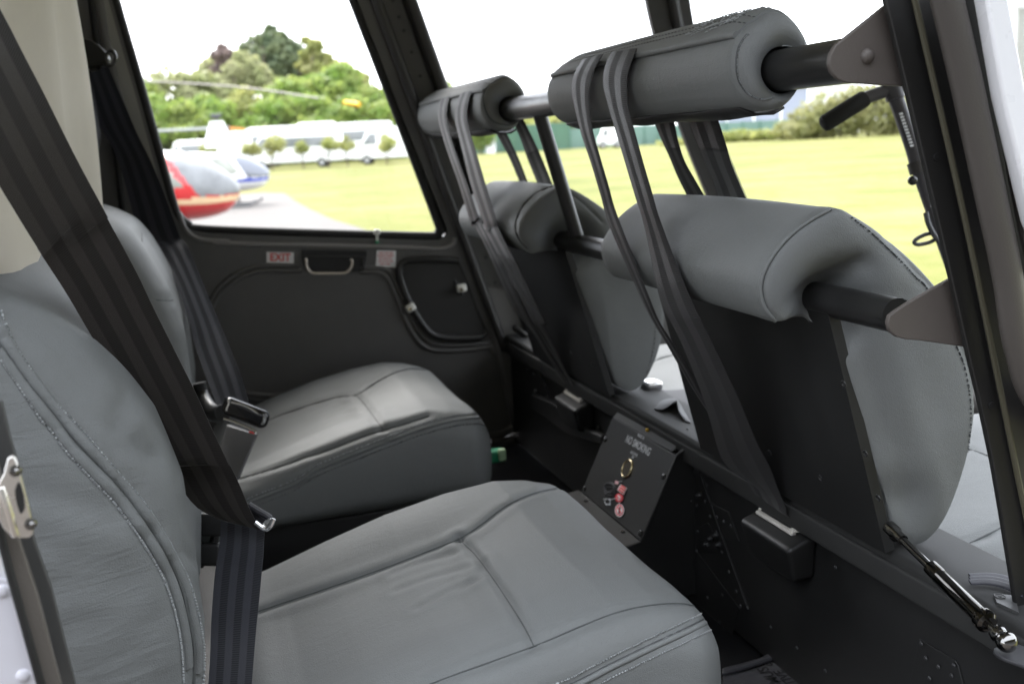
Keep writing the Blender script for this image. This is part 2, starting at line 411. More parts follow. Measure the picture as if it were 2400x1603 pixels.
    def build(s, name, parent):
        for f in s.later: f()
        m = MB(); m.add(s.V, s.F, 0); m.m = list(s.fm) if getattr(s, 'fm', None) is not None else m.m; m.add(s.extra.v, [], 0)
        b = len(s.V)
        for f, mi in zip(s.extra.f, s.extra.m): m.f.append(tuple(i+b for i in f)); m.m.append(mi)
        return m.build(name, s.mats, parent, sharp=60)
def ribbon(Lp, Rp, depths, th=.0016, n=10, wave=0.0, plane=None):
    """a strap between two traced edges, at the given distances from the eye"""
    Lp = np.array(Lp, float); Rp = np.array(Rp, float)
    m = max(len(Lp), len(Rp)); dd = np.array(depths, float)
    def prm(P):
        s = np.r_[0, np.cumsum(np.linalg.norm(np.diff(P, axis=0), axis=1))]; return s/s[-1]
    t = np.linspace(0, 1, 60)
    def ev(P):
        q = spline(P, 10); s = prm(q); return np.stack([np.interp(t, s, q[:, k]) for k in range(2)], 1)
    L2, R2 = ev(Lp), ev(Rp)
    if dd.ndim == 1: dd = np.stack([dd, dd], 1)
    td = np.linspace(0, 1, len(dd)); dl = np.interp(t, td, dd[:, 0]); dr = np.interp(t, td, dd[:, 1])
    A = np.array([atD(p, q) for p, q in zip(L2, dl)]); B = np.array([atD(p, q) for p, q in zip(R2, dr)])
    return strap_rows(A, B, th)
def strap_rows(A, B, th=.0016, nx=8, mi=0, mb=None):
    mb = mb or MB(); m = len(A); A = np.array(A); B = np.array(B); C = (A+B)/2
    s = np.r_[0, np.cumsum(np.linalg.norm(np.diff(C, axis=0), axis=1))]
    T = np.gradient(C, axis=0); V = []; UV = []
    for side in (1, -1):
        for i in range(m):
            n = unit(np.cross(T[i], B[i]-A[i]))
            for k in range(nx+1):
                a = k/nx; e = 1-abs(2*a-1)**6*.7
                V.append(A[i]*(1-a)+B[i]*a+n*side*th/2*e); UV.append((a, s[i]))
    F = []; w = nx+1; o = m*w
    for i in range(m-1):
        for k in range(nx):
            F.append((i*w+k, i*w+k+1, (i+1)*w+k+1, (i+1)*w+k)); F.append((o+i*w+k, o+(i+1)*w+k, o+(i+1)*w+k+1, o+i*w+k+1))
        F.append((i*w, (i+1)*w, o+(i+1)*w, o+i*w)); F.append((i*w+nx, o+i*w+nx, o+(i+1)*w+nx, (i+1)*w+nx))
    F.append(tuple(range(w))+tuple(o+k for k in range(nx, -1, -1))); F.append(tuple((m-1)*w+k for k in range(nx, -1, -1))+tuple(o+(m-1)*w+k for k in range(w)))
    return mb.add(V, F, mi, UV)
# ================================================================== CABIN SHELL
PB0 = np.array([.569, 0, 1.166]); PBN = np.array([1, 0, .265])
def onB(p, off=0): return atPl(p, PB0+np.array([off, 0, 0]), PBN)
cab = thing('helicopter_cabin', 'black painted helicopter cabin shell with slanted door posts and cream lined rear wall', 'helicopter cabin', (.4, 1.2, .94))
YD = 1.87                                   # inner face of the far door
XW = .575                                   # bulkhead behind the front seats

# floor, roof, lining
MB().rbox((.45, 1.2, .93), (.95, .74, .012), .005).build('cabin_floor', CARP, cab)
roof = MB(); roof.rbox((.38, 1.2, 1.985), (.75, .76, .02), .01); roof.build('roof', CREAM, cab, bevel=None)
# rear wall: padded cream lining with a rounded corner towards the far belt
def bulge(V):
    V = V.copy(); z = (V[:, 2]+.45)/.9
    V[:, 0] += .009*np.sin(V[:, 1]*17+z*1.5)+.005*np.sin(z*9+V[:, 1]*6)
    V[:, 1] += np.where(V[:, 1] > .3, .02*(z-.5)*-1, 0)
    return V
MB().rbox((-.263, 1.15, 1.52), (.135, .43, .45), .05, 4, (1, 14, 20), deform=bulge).build('rear_lining', CREAM, cab, sharp=60)
sp = MB(); sp.rbox((-.27, 1.66, 1.45), (.10, .24, .52), .02, 3); sp.build('rear_side_trim', TRIM, cab)
sp = MB(); sp.tube([atY(p, YD-.004) for p in zV((195, -220), (232, 60), (300, 480), (390, 1000), (450, 1500))], .0055, 10); sp.build('rear_door_seal', RUB, cab)
sp = MB(); sp.tube([atY(p, YD-.003) for p in zV((250, -220), (290, 60), (380, 480), (560, 1000), (680, 1500))], .009, 10, flat=(np.array([0, 1.0, 0]), .5)); sp.build('rear_door_bead', TRIM, cab)
MB().rbox((-.19, 1.2, .95), (.2, .72, .05), .02).build('rear_seat_shelf', BLK, cab)

# far door post: stacked strips running down between the far doors
post = MB()
def strip(mb, a0, a1, b0, b1, y, th, mi=0, px=True):
    L = [atY(p, y) for p in (a0, a1, b1, b0)]
    mb.prism(L, (0, th, 0), mi)
top = zB((95, -60), (175, -60), (252, -60), (345, -60), (385, -60), (450, -60))
def down(p, dy): return None
e0 = zB((80, -40), (640, 1470))             # opening edge
lines = {'a': zB((75, -40), (660, 1500)), 'b': zB((165, -40), (735, 1500)), 'c': zB((235, -40), (800, 1500)), 'd': zB((352, -40), (905, 1500)), 'e': zB((388, -40), (945, 1500)), 'f': zB((438, -40), (1000, 1500))}
def extl(k, t): a, b = lines[k]; return (a[0]+(b[0]-a[0])*t, a[1]+(b[1]-a[1])*t)
T1 = 1.42
post.prism([atY(extl('b', 0), 1.868), atY(extl('b', T1), 1.868), atY(extl('f', T1), 1.868), atY(extl('f', 0), 1.868)], (0, .06, 0))
post.tube([atY(((extl('b', t)[0]+extl('c', t)[0])/2, (extl('b', t)[1]+extl('c', t)[1])/2), 1.862) for t in (0, .5, 1, T1)], .010, 10)
post.tube([atY(((extl('e', t)[0]*.6+extl('f', t)[0]*.4), (extl('e', t)[1]*.6+extl('f', t)[1]*.4)), 1.858) for t in (0, .5, 1, T1)], .0125, 12)
post.build('far_door_post', DARK, cab, bevel=.003)
pl = MB(); pl.prism([atY(extl('c', 0), 1.866), atY(extl('c', T1), 1.866), atY(extl('d', T1), 1.866), atY(extl('d', 0), 1.866)], (0, .006, 0))
for t in (.03, .095, .15, .235, .33, .42, .50, .62, .75, .83, .95, 1.05, 1.15):
    m = [(extl('c', t)[i]*.45+extl('d', t)[i]*.55) for i in (0, 1)]
    pl.lathe([(.0032, 0), (.0032, .0012)], atY(m, 1.8655), (0, -1, 0), 10, 1)
pl.build('hinge_plate', [plain('grey hinge plate', (.058, .056, .052), .45, grain=.3), BLK], cab, bevel=.001)
# windscreen post on the far side, and the front door sill
AL = [(1508, -40), (1535, 80), (1588, 272), (1660, 458), (1775, 720), (1900, 980)]; AR = [(1612, -40), (1632, 80), (1676, 268), (1752, 466), (1870, 730), (2000, 990)]
def strip2(name, l, r, y, th, mat, bev=.001):
    mb = MB(); A = spline([atY(p, y) for p in l], 6); B = spline([atY(p, y) for p in r], 6)
    m = len(A); V = list(A)+list(B)+list(A+np.array([0, th, 0]))+list(B+np.array([0, th, 0])); F = []
    for i in range(m-1): F += [(i, i+1, m+i+1, m+i), (2*m+i, 3*m+i, 3*m+i+1, 2*m+i+1), (i, 2*m+i, 2*m+i+1, i+1), (m+i, m+i+1, 3*m+i+1, 3*m+i)]
    F += [(0, m, 3*m, 2*m), (m-1, 3*m-1, 4*m-1, 2*m-1)]
    mb.add(V, F); return mb.build(name, mat, cab, bevel=bev)
strip2('windscreen_post', AL, AR, 1.86, .015, DARK, .002)
ap = MB(); ap.tube(spline([atY((a[0]*.4+b[0]*.6, a[1]*.4+b[1]*.6), 1.856) for a, b in zip(AL, AR)], 6), .011, 10); ap.build('windscreen_post_tube', DARK, cab)
fd = MB(); fd.prism([(.52, 1.86, 1.27), (1.22, 1.86, 1.22), (1.35, 1.86, .94), (.58, 1.86, .94)], (0, .04, 0)); fd.build('front_door_panel', TRIM, cab, bevel=.01)
# lower nose and glazed front
ns = MB(); ns.rbox((1.62, 1.2, .99), (.30, .60, .10), .08, 4); ns.build('nose_floor', BLK, cab)
ws = MB(); P = []
for i, (x, z) in enumerate([(1.13, 1.95), (1.38, 1.78), (1.62, 1.5), (1.82, 1.22), (1.90, 1.05)]):
    P.append([(x, 1.2+y*(1-.08*i*abs(y)), z-.05*y*y) for y in np.linspace(-.66, .66, 9)])
P = np.array(P).reshape(-1, 3); ws.add(P, [(i*9+k, i*9+k+1, (i+1)*9+k+1, (i+1)*9+k) for i in range(4) for k in range(8)])
ws.build('windscreen', GLS, cab, solid=.003)
fg = MB(); fg.prism([atY(p, 1.895) for p in [(965, -60), (1560, -60), (1690, 450), (1740, 620), (1080, 560)]], (0, .003, 0)); fg.build('front_door_pane', GLS, cab)

# bulkhead behind the front seats with its rivets
bh = MB(); bh.prism([(XW, .52, 1.158), (XW, 1.90, 1.158), (XW, 1.90, .95), (XW, .52, .95)], (.012, 0, 0))
def plate(pts, off, th=.0022): bh.prism([atX(p, XW-off) for p in pts], (th, 0, 0))
plate(zK((318, -40), (342, -40), (655, 850), (617, 850)), .003, .003)
plate(zK((335, 360), (410, 327), (520, 505), (333, 505)), .0022); plate(zK((430, 205), (540, 262), (605, 440), (470, 400)), .0022)
plate(zK((0, 548), (330, 483), (610, 850), (560, 1010), (250, 1050), (-250, 700)), .0012, .0012)
plate(zK((1705, 1035), (1925, 1165), (1945, 1200), (1985, 1345), (1640, 1345)), .0022)
plate(zW((470, 330), (560, 330), (860, 1120), (730, 1080)), .003, .003)
for p in zK((285, 80), (237, 132), (275, 162), (312, 190), (347, 220), (397, 195), (410, 98), (440, 225), (428, 285), (470, 290), (512, 317), (555, 343), (352, 378), (347, 497), (465, 380), (500, 505), (337, 13), (123, 480), (123, 548), (123, 597), (57, 562), (55, 608), (543, 625), (587, 743), (615, 832), (657, 845), (413, 782), (503, 768), (800, 962), (960, 1090), (1133, 1230), (1195, 597), (1232, 347), (1495, 497), (918, 168), (1720, 1062), (1747, 1152), (1825, 1205), (1918, 1195), (1905, 1258), (1770, 1275), (488, 930))+zI((1352, 973), (1412, 1015), (1520, 965)):
    bh.dome(atX(p, XW-.0045), (-1, 0, 0), .0021, 1)
for p in zW((520, 635), (612, 688), (685, 660), (768, 875), (638, 940), (730, 1000), (800, 1030), (855, 1090), (600, 515), (478, 450), (1518, 1465)): bh.dome(atX(p, XW-.004), (-1, 0, 0), .0036, 1)
for p in zK((420, 455), (445, 420), (492, 458), (475, 400), (375, 155)): bh.lathe([(.004, 0), (.004, .004), (.0025, .005), (.0025, .008)], atX(p, XW-.002), (-1, 0, 0), 6, 1)
bh.build('seat_bulkhead', [BLK, plain('black rivet heads', (.03, .03, .032), .3)], cab, bevel=.0015)
rl = MB(); rl.rbox((.603, 1.215, 1.162), (.040, .69, .009), .006, 3, (1, 12, 1)); rl.rbox((.563, 1.215, 1.150), (.0035, .69, .012), .003, 2, (1, 12, 1))
rl.build('bulkhead_rail', plain('dark grey rail paint', (.030, .030, .0295), .62, spec=.25, grain=.3, gscale=900, var=.15, vscale=20), cab, sharp=50)
tb = MB(); tb.prism([atPl(p, (.575, 0, 1.1735), (0, 0, 1)) for p in zN((545, 1352), (648, 1362), (662, 1440), (560, 1392))], (0, 0, -.003)); tb.lathe([(.0042, 0), (.0042, .0006), (.0034, .0006), (.0034, .0003), (.0014, .0003), (.0014, .0008)], atZ(zN((575, 1367))[0], 1.1735), (0, 0, 1), 18)
tb.build('rail_tab', plain('grey rail tab', (.06, .06, .06), .4), cab, bevel=.001)
# step box low against the far end of the bulkhead
wc = MB(); wc.prism([atX(p, .556) for p in zW((575, 990), (880, 1120), (1250, 1440), (1560, 1580), (1560, 1700), (1080, 1560), (530, 1150))], (.012, 0, 0)); wc.build('wiring_cover', BLK, cab, bevel=.002)

# tubes of the front seat frame, with brackets on the near post
fr = MB()
yU = np.linspace(.622, 1.90, 14); fr.tube([(.456, y, 1.593) for y in yU], .0162, 20)
fr.tube([(.506, y, 1.403) for y in yU+np.linspace(.006, 0, 14)], .0138, 20)
for y in (1.292,): fr.tube([(.456, y, 1.586), (.506, y, 1.408)], .0098, 14)
fr.build('seat_frame_tube', TUBE, cab, sharp=50)
def bracket(pts, y0, holept=None):
    mb = MB(); L = [atY(p, y0) for p in pts]; mb.prism(L, (0, .004, 0))
    if holept: mb.dome(atY(holept, y0), (0, -1, 0), .0052, 0, .8, 14)
    return mb.build('tube_bracket', BRK, cab, bevel=.0008)
bracket(zC((1505, 32), (1200, 275), (1168, 330), (1160, 385), (1172, 440), (1210, 485), (1260, 507), (1500, 524), (1660, 530), (1560, 32)), .585, zC((1388, 345))[0])
bracket(zJ((1655, 135), (1420, 265), (1310, 335), (1270, 365), (1258, 410), (1270, 460), (1310, 495), (1370, 512), (1450, 517), (1745, 560), (1800, 500)), .585)

# near door post: flat black flange, rounded jamb and seals
fl = strip2('near_door_post', [(2068, -40), (2196, 500), (2267, 812), (2323, 1057), (2387, 1440), (2420, 1640)], [(2130, -40), (2254, 500), (2338, 904), (2400, 1212), (2470, 1560), (2490, 1660)], .575, .005, plain('black post paint', (.012, .0115, .011), .5, grain=.3, gscale=1200))
for p in zS((611, 1154))+zN((534, 488)): hl = MB(); hl.lathe([(.0026, 0), (.0026, .001)], atY(p, .5745), (0, -1, 0), 12); hl.build('post_hole', RUB, fl)
jl = [(2128, -40), (2252, 500), (2336, 904), (2398, 1212), (2470, 1560)]
sm = MB(); sm.tube(spline([atY((p[0]+7, p[1]), .566) for p in jl], 6), .0022, 8); sm.build('post_seal', plain('olive seal', (.06, .055, .035), .5), cab)
strip2('near_door_jamb', [(2140, -40), (2262, 500), (2345, 904), (2408, 1212), (2480, 1560)], [(2190, -40), (2300, 500), (2375, 800), (2450, 1120), (2500, 1560)], .570, .03, DARK)
# rounded warm grey door frame tube that turns away under the front door window
jt = MB(); cl = spline([atY(p, .548) for p in [(2205, -60), (2262, 180), (2318, 440), (2360, 640), (2385, 800), (2432, 930), (2540, 1000)]], 10)
jt.tube(cl, .0120, 20, flat=(np.array([0, 1.0, 0]), .55)); jt.build('near_window_frame', plain('warm grey window frame', (.058, .051, .046), .42, grain=.4, gscale=600, var=.06), cab)
strip2('near_window_seal', [(2252, -40), (2360, 500), (2420, 780), (2480, 1060)], [(2290, -40), (2392, 500), (2450, 780), (2520, 1060)], .556, .03, DARK)
sg = MB()
for k, dx in enumerate((0, 9, 17)): sg.tube(spline([atY((p[0]+dx, p[1]), .55) for p in [(2286, -40), (2332, 200), (2386, 500), (2450, 780)]], 6), .0022, 8)
sg.build('weatherstrip', plain('dark weatherstrip', (.03, .027, .025), .45), cab)
sk = MB(); sk.prism([atY(p, .535) for p in [(2306, -40), (2358, -40), (2415, 260), (2470, 520), (2470, 640), (2420, 520), (2352, 230)]], (0, .012, 0)); sk.build('white_door_edge', WHT, cab, bevel=.002)
MB().rbox(atY((2400, 940), .62), (.030, .004, .022), .003).build('white_door_corner', WHT, cab)

# near rear jamb at lower left with its latch striker and the white fuselage skin
jm = MB(); Yj = .50
def quad(mb, pts, y, th, mi=0): mb.prism([atY(p, y) for p in pts], (0, th, 0), mi)
quad(jm, [(-60, 930), (4, 940), (22, 1020), (45, 1100), (79, 1264), (121, 1381), (185, 1640), (150, 1640), (88, 1396), (44, 1264), (0, 1120), (-60, 1000)], Yj+.03, .004, 0)
quad(jm, [(-60, 1200), (-20, 1200), (2, 1249), (28, 1355), (108, 1640), (152, 1640), (88, 1396), (44, 1264), (20, 1180), (-60, 900)], Yj+.012, .004, 1)
jm.tube([atY(p, Yj+.008) for p in [(-30, 1150), (0, 1250), (27, 1355), (62, 1480), (106, 1640)]], .0022, 8, 2)
jm.build('near_rear_jamb', [plain('dark grey jamb paint', (.050, .050, .049), .45, grain=.3), BROWN, RUB], cab, bevel=.0006)
skn = MB(); quad(skn, [(-400, 900), (-60, 900), (1, 1252), (27, 1356), (104, 1640), (-400, 1640)], Yj+.016, .008)
skn.build('fuselage_skin', WHT, cab)
rp = MB(); quad(rp, [(-400, 1357), (27, 1357), (103, 1640), (-400, 1640)], Yj+.012, .003)
for p in zQ((15, 970), (150, 1512)): rp.dome(atY(p, Yj+.012), (0, -1, 0), .0036, 0, .5, 14)
rp.build('riveted_skin_panel', plain('lilac white paint', (.60, .59, .64), .4, var=.05), cab, bevel=.0008)
stx = thing('latch_striker', 'plated steel door latch striker screwed to the near rear door jamb', 'latch striker', tuple(atY((40, 1160), Yj)))
so = [(-6, 1210), (-6, 1135), (8, 1112), (17, 1075), (27, 1068), (37, 1076), (51, 1122), (66, 1180), (79, 1235), (79, 1253), (69, 1262), (42, 1262), (22, 1254), (7, 1238)]
sb = MB(); sb.prism([atY(p, Yj) for p in so], (0, .003, 0)); sb.tube([atY(p, Yj+.001) for p in [(2, 1140), (20, 1190), (38, 1258)]], .0022, 8)
SPL = sb.build('striker_plate', STEEL, stx, bevel=.0008)
ss = MB(); ss.prism(spline([atY(p, Yj-.0005) for p in zQ((112, 280), (95, 330), (105, 400), (125, 465), (145, 470), (158, 430), (150, 350), (130, 285))], 4, True), (0, .0008, 0)); ss.build('striker_slot', BLK, SPL)
for p in zQ((98, 200), (195, 540)):
    b_ = MB(); b_.lathe([(.0029, 0), (.0029, .0008), (.0017, .001), (.0017, .0028), (.001, .0034)], atY(p, Yj), (.45, -1, 0), 14); b_.build('striker_bolt', DCHR, SPL)

# ================================================================== FAR DOOR
door = thing('cabin_door', 'dark grey far cabin door with large window, grab handle and red EXIT placard', 'helicopter door', (.25, YD, .95))
door['kind'] = 'thing'
inner = [(250, -60), (262, 0), (330, 240), (394, 470), (408, 505), (425, 527), (452, 541), (490, 547), (700, 555), (900, 560), (1000, 563), (1030, 562), (1045, 552), (1048, 538), (1040, 515), (950, 290), (838, 0), (815, -60)]
outer = [(150, -60), (152, 0), (160, 240), (170, 440), (185, 640), (190, 800), (200, 930), (260, 1000), (560, 1015), (800, 1030), (1100, 1040), (1200, 1015), (1232, 980), (1238, 940), (1215, 850), (1090, 556), (872, 0), (848, -60)]
def dens(a, n=4): return spline([atY(p, YD) for p in a], n)
IN, OUT = [np.array([atY(p, YD) for p in q]) for q in (inner, outer)]
def lin(P, n=3):
    o = []
    for a, b in zip(P[:-1], P[1:]): o += [a+(b-a)*k/n for k in range(n)]
    return np.array(o+[P[-1]])
A, B = lin(OUT), lin(IN); m = len(A); V = list(A)+list(B)+list(A+np.array([0, .03, 0]))+list(B+np.array([0, .03, 0])); F = []
for i in range(m-1): F += [(i, i+1, m+i+1, m+i), (2*m+i, 3*m+i, 3*m+i+1, 2*m+i+1), (i, 2*m+i, 2*m+i+1, i+1), (m+i, m+i+1, 3*m+i+1, 3*m+i)]
dp = MB().add(V, F)
def bead(mb, pts, r=.007, y=YD, n=8, fl=.6): mb.tube(spline([atY(p, y) for p in pts], n), r, 12, flat=(np.array([0, 1.0, 0]), fl))
# pressed beads on the panel, the pocket frame and the rolled lower edge
arc1 = zH((-25, 560), (5, 500), (55, 435), (130, 375), (230, 335), (330, 322), (430, 322), (520, 322))
arc2 = zH((-15, 590), (20, 520), (70, 465), (150, 405), (250, 362), (340, 350), (450, 352), (540, 352))
bead(dp, arc1, .0045, fl=.9); bead(dp, arc2, .0045, fl=.9)
bead(dp, zH((900, 360), (1000, 362), (1050, 385), (1085, 430), (1130, 540), (1190, 680), (1250, 775), (1310, 825), (1400, 842), (1560, 835), (1720, 815)), .0045, fl=.9)
bead(dp, zH((900, 335), (1040, 338), (1090, 375), (1140, 480), (1205, 640), (1270, 740), (1330, 790), (1420, 808), (1560, 805), (1700, 795)), .0045, fl=.9)
bead(dp, zH((1700, 815), (1760, 900), (1860, 1120), (1880, 1220), (1850, 1300), (1770, 1350), (1680, 1360)), .008)
bead(dp, zH((1770, 860), (1850, 1020), (1910, 1150), (1925, 1230), (1895, 1330), (1820, 1385), (1700, 1395)), .008)
bead(dp, zH((1850, 900), (1930, 1100), (1960, 1230), (1945, 1330), (1880, 1410), (1760, 1435), (1690, 1430)), .009)
bead(dp, zH((-140, 1060), (100, 1090), (330, 1120), (520, 1110)), .006); bead(dp, zH((-140, 1095), (100, 1122), (300, 1145), (420, 1140)), .005)
dp.build('door_panel', TRIM, door, sharp=40)
sl = MB(); bead(sl, zA((1095, 1300), (1115, 1360), (1150, 1420), (1230, 1465), (1400, 1478))+zH((0, 180), (300, 190), (700, 198), (1000, 205), (1180, 210), (1380, 217), (1440, 205), (1475, 180), (1480, 150)), .0042, YD, 6, .8)
sl.build('window_sill', plain('grey sill with painted highlight', (.24, .23, .225), .3, grain=.3), door)  # lighter than the door paint: highlight along the sill put into the colour
sm_ = MB(); A = spline([atY(p, YD-.0015) for p in zV((235, -220), (272, 60), (345, 480), (462, 900), (590, 1250), (690, 1568))], 5); B = spline([atY(p, YD-.0015) for p in [(246, -60), (254, 0), (322, 240), (386, 470), (401, 508), (412, 535)]], 5)
sm_.add(list(A)+list(B)+list(A+np.array([0, .001, 0]))+list(B+np.array([0, .001, 0])), [q for i in range(len(A)-1) for q in ((i, i+1, len(A)+i+1, len(A)+i), (2*len(A)+i, 3*len(A)+i, 3*len(A)+i+1, 2*len(A)+i+1))]); sm_.build('door_rear_stile', plain('olive grey with painted light', (.27, .265, .24), .42, grain=.3, var=.05), door)  # strip sits unlit, so its light is put into this paler colour
ws_ = MB(); ii = [(258, -60), (268, 0), (338, 240), (402, 472), (418, 508), (440, 528), (470, 538), (700, 547), (1000, 555), (1022, 552), (1030, 540), (1028, 524), (940, 290), (828, 0), (806, -60)]
ws_.tube(spline([atY(p, YD+.012) for p in ii], 5), .0095, 12); ws_.build('window_seal', RUB, door)
wp = MB(); wp.prism([atY(p, YD+.02) for p in ii], (0, .003, 0)); wp.build('window_pane', GLS, door)
pk = MB()
pk.tube(spline([atY(p, YD-.004) for p in zH((1500, 292), (1400, 283), (1250, 283), (1170, 298), (1138, 340), (1148, 410), (1180, 500), (1225, 590), (1275, 670), (1325, 730), (1380, 757), (1460, 766), (1560, 765), (1640, 758), (1675, 728))], 6), .0068, 12)
pk.tube(spline([atY(p, YD-.001) for p in zH((1500, 292), (1560, 440), (1620, 600), (1675, 728))], 6), .0035, 8)
pk.build('pocket_frame', DARK, door)
pi_ = MB(); pi_.prism([atY(p, YD-.003) for p in zH((1170, 305), (1500, 300), (1670, 720), (1640, 750), (1400, 750), (1330, 715), (1240, 590), (1165, 410))], (0, .004, 0)); pi_.build('pocket_panel', plain('black pocket lining', (.022, .021, .020), .6, grain=.4), door)
rc = MB(); q = [atY(p, YD-.003) for p in zO((700, 165), (1690, 185), (1700, 250), (1660, 430), (1650, 500), (760, 490), (720, 400), (700, 260))]; rc.prism(q, (0, .004, 0)); RCO = rc.build('handle_recess', BLK2, door, bevel=.001)
rb = MB(); rb.prism([atY(p, YD-.008) for p in zO((700, 255), (1690, 268), (1690, 300), (700, 290))], (0, .006, 0)); rb.prism([atY(p, YD-.006) for p in zO((1620, 300), (1650, 300), (1660, 480), (1630, 480))], (0, .004, 0)); rb.build('recess_lip', DARK, RCO, bevel=.001)
dh = MB(); hp = [atY(p, YD-.012) for p in zO((768, 322), (768, 400), (790, 460), (830, 505), (890, 528), (1000, 530), (1200, 530), (1340, 526), (1400, 500), (1445, 450), (1465, 390), (1465, 330))]
hp = [hp[0]+np.array([0, .012, 0])]+hp+[hp[-1]+np.array([0, .012, 0])]
dh.tube(spline(hp, 5), .0027, 12); dh.build('door_handle', plain('pale alloy handle', (.62, .56, .49), .35, metal=.6), door)
def placard(pts, y, mat, name): mb = MB(); mb.prism([atY(p, y) for p in pts], (0, .001, 0)); return mb.build(name, mat, door)
ex = zO((162, 200), (578, 210), (578, 375), (160, 362)); eo = placard(ex, YD-.0015, PLAC, 'exit_placard')
px = atY(zO((370, 287))[0], YD-.0021); xd = atY(ex[1], YD)-atY(ex[0], YD); yd = atY(ex[0], YD)-atY(ex[3], YD)
text('exit_lettering', 'EXIT', px, xd, yd, np.linalg.norm(yd)*1.02, RED, eo, 1.0, .92, .0004)
pc = zO((1845, 178), (2140, 182), (2135, 435), (1830, 432)); po = placard(pc, YD-.0015, PLAC, 'instruction_placard')
lt = MB()
for r_, (a, b, n) in enumerate(((1880, 2110, 3), (1858, 2115, 2), (1880, 2085, 3), (1872, 2105, 4), (1895, 2065, 2))):
    yy = 215+r_*42.5; w = (b-a)/n
    for k in range(n):
        x0 = a+k*w; x1 = x0+w-12
        lt.prism([atY(p, YD-.0021) for p in zO((x0, yy-10), (x1, yy-9), (x1, yy+10), (x0, yy+9))], (0, .0004, 0))
lt.build('placard_lettering', plain('faded red lettering', (.70, .30, .30), .6), po)
for c, ang in ((zH((1208, 578))[0], .5), (zH((1520, 458))[0], .1)):
    lb = MB(); o = atY(c, YD-.010); lb.rbox(o, (.0095, .006, .0078), .004, 3, M=np.array([[cos(ang), 0, -sin(ang)], [0, 1, 0], [sin(ang), 0, cos(ang)]]))
    lb.lathe([(.0035, 0), (.0035, .001), (.001, .0012)], o+np.array([-.002, -.006, -.002]), (0, -1, 0), 10, 1)
    lb.tube([o+np.array([-.012, .006, .016]), o+np.array([.004, .008, -.016])], .003, 8, 2)
    lb.build('pocket_latch', [WPL, BRASS, BLK2], door)
vk = MB(); o = atY(zH((1003, 185))[0], YD-.003); t_ = atY(zH((1003, 118))[0], YD-.003); vk.tube([o, t_], .0026, 10); vk.lathe([(.003, -.004), (.0062, -.003), (.0062, .004), (.004, .006)], t_, t_-o, 14); vk.lathe([(.0036, -.002), (.0036, .003)], o+(t_-o)*.1, t_-o, 12, 1)
vk.build('lock_pin', [WPL, GRN], door)
hk = MB(); a_, b_ = atY(zW((345, 55))[0], 1.84), atY(zW((595, 230))[0], 1.80); hk.tube([a_, b_], .0062, 12); hk.dome(a_, a_-b_, .0064, 1, 1); hk.lathe([(.0068, 0), (.0068, .004)], b_, b_-a_, 12, 1); hk.build('door_stay', [TUBE, DCHR], door)
# ================================================================== REAR SEATS
LM = [LEA, THR, THRD]
def ztop(x):
    return np.interp(x, [-.04, .035, .10, .17, .24, .30, .34, .38, .40], [1.082, 1.100, 1.122, 1.143, 1.157, 1.163, 1.158, 1.145, 1.132])
def cushion_deform(xc, side):
    def fn(V):
        V = V.copy(); x = V[:, 0]; y = V[:, 1]; t = (V[:, 2]+.06)/.12
        zt = ztop(x+xc)+.004*np.cos(y*7)
        dish = .016*np.exp(-(y/.115)**4)*np.clip((.30-(x+xc))/.10, 0, 1)*np.clip((x+xc+.05)/.1, 0, 1)
        zt = zt-dish-.006*np.exp(-(y/.10)**4)
        V[:, 2] = 1.02+t*(zt-1.02)
        sb = np.clip(1-np.abs(2*t-1)**2, 0, 1)
        V[:, 1] += np.sign(y)*.010*sb*(np.abs(y)/.2)**3
        V[:, 0] += .008*sb*np.clip(x/.215, 0, 1)**4
        # the front corners are drawn in a little
        V[:, 0] -= .020*np.clip(x/.215, 0, 1)**3*(np.abs(y)/.2)**5
        return V
    return fn
def backrest_deform(V):
    V = V.copy(); z = V[:, 2]+1.29; y = V[:, 1]; t = (V[:, 0]+.05)/.10
    xf = np.interp(z, [1.08, 1.20, 1.31, 1.37, 1.43, 1.46, 1.485, 1.51], [-.034, -.020, -.022, -.036, -.062, -.082, -.105, -.13])
    mid = np.exp(-(y/.115)**4); xf = xf-.013*mid*np.clip((1.485-z)/.05, 0, 1)+.003*np.cos(y*14)
    # the outer edges turn back
    so_ = np.clip((np.abs(y)-.09)/.11, 0, 1)**2.2; hi_ = .25+.75*np.clip((z-1.18)/.20, 0, 1)
    xf = xf-np.where(y < 0, .042, .014)*so_*hi_
    V[:, 0] = -.235+t*(xf+.235)
    V[:, 1] += np.sign(y)*.012*np.clip(1-((z-1.27)/.2)**2, 0, 1)*(np.abs(y)/.2)**2
    V[:, 2] += -.012*(np.abs(y)/.2)**4*np.clip((z-1.4)/.09, 0, 1)
    return V
XC = .196
near = thing('rear_seat', 'grey leather rear seat nearest the open door, large in the foreground', 'seat', (.18, .885, .95), 'rear cabin seats')
mb = MB().rbox((XC, .885, 0), (.204, .197, .06), .030, 6, (120, 112, 14), deform=cushion_deform(XC, 1))
cu = Skin(mb, LM)
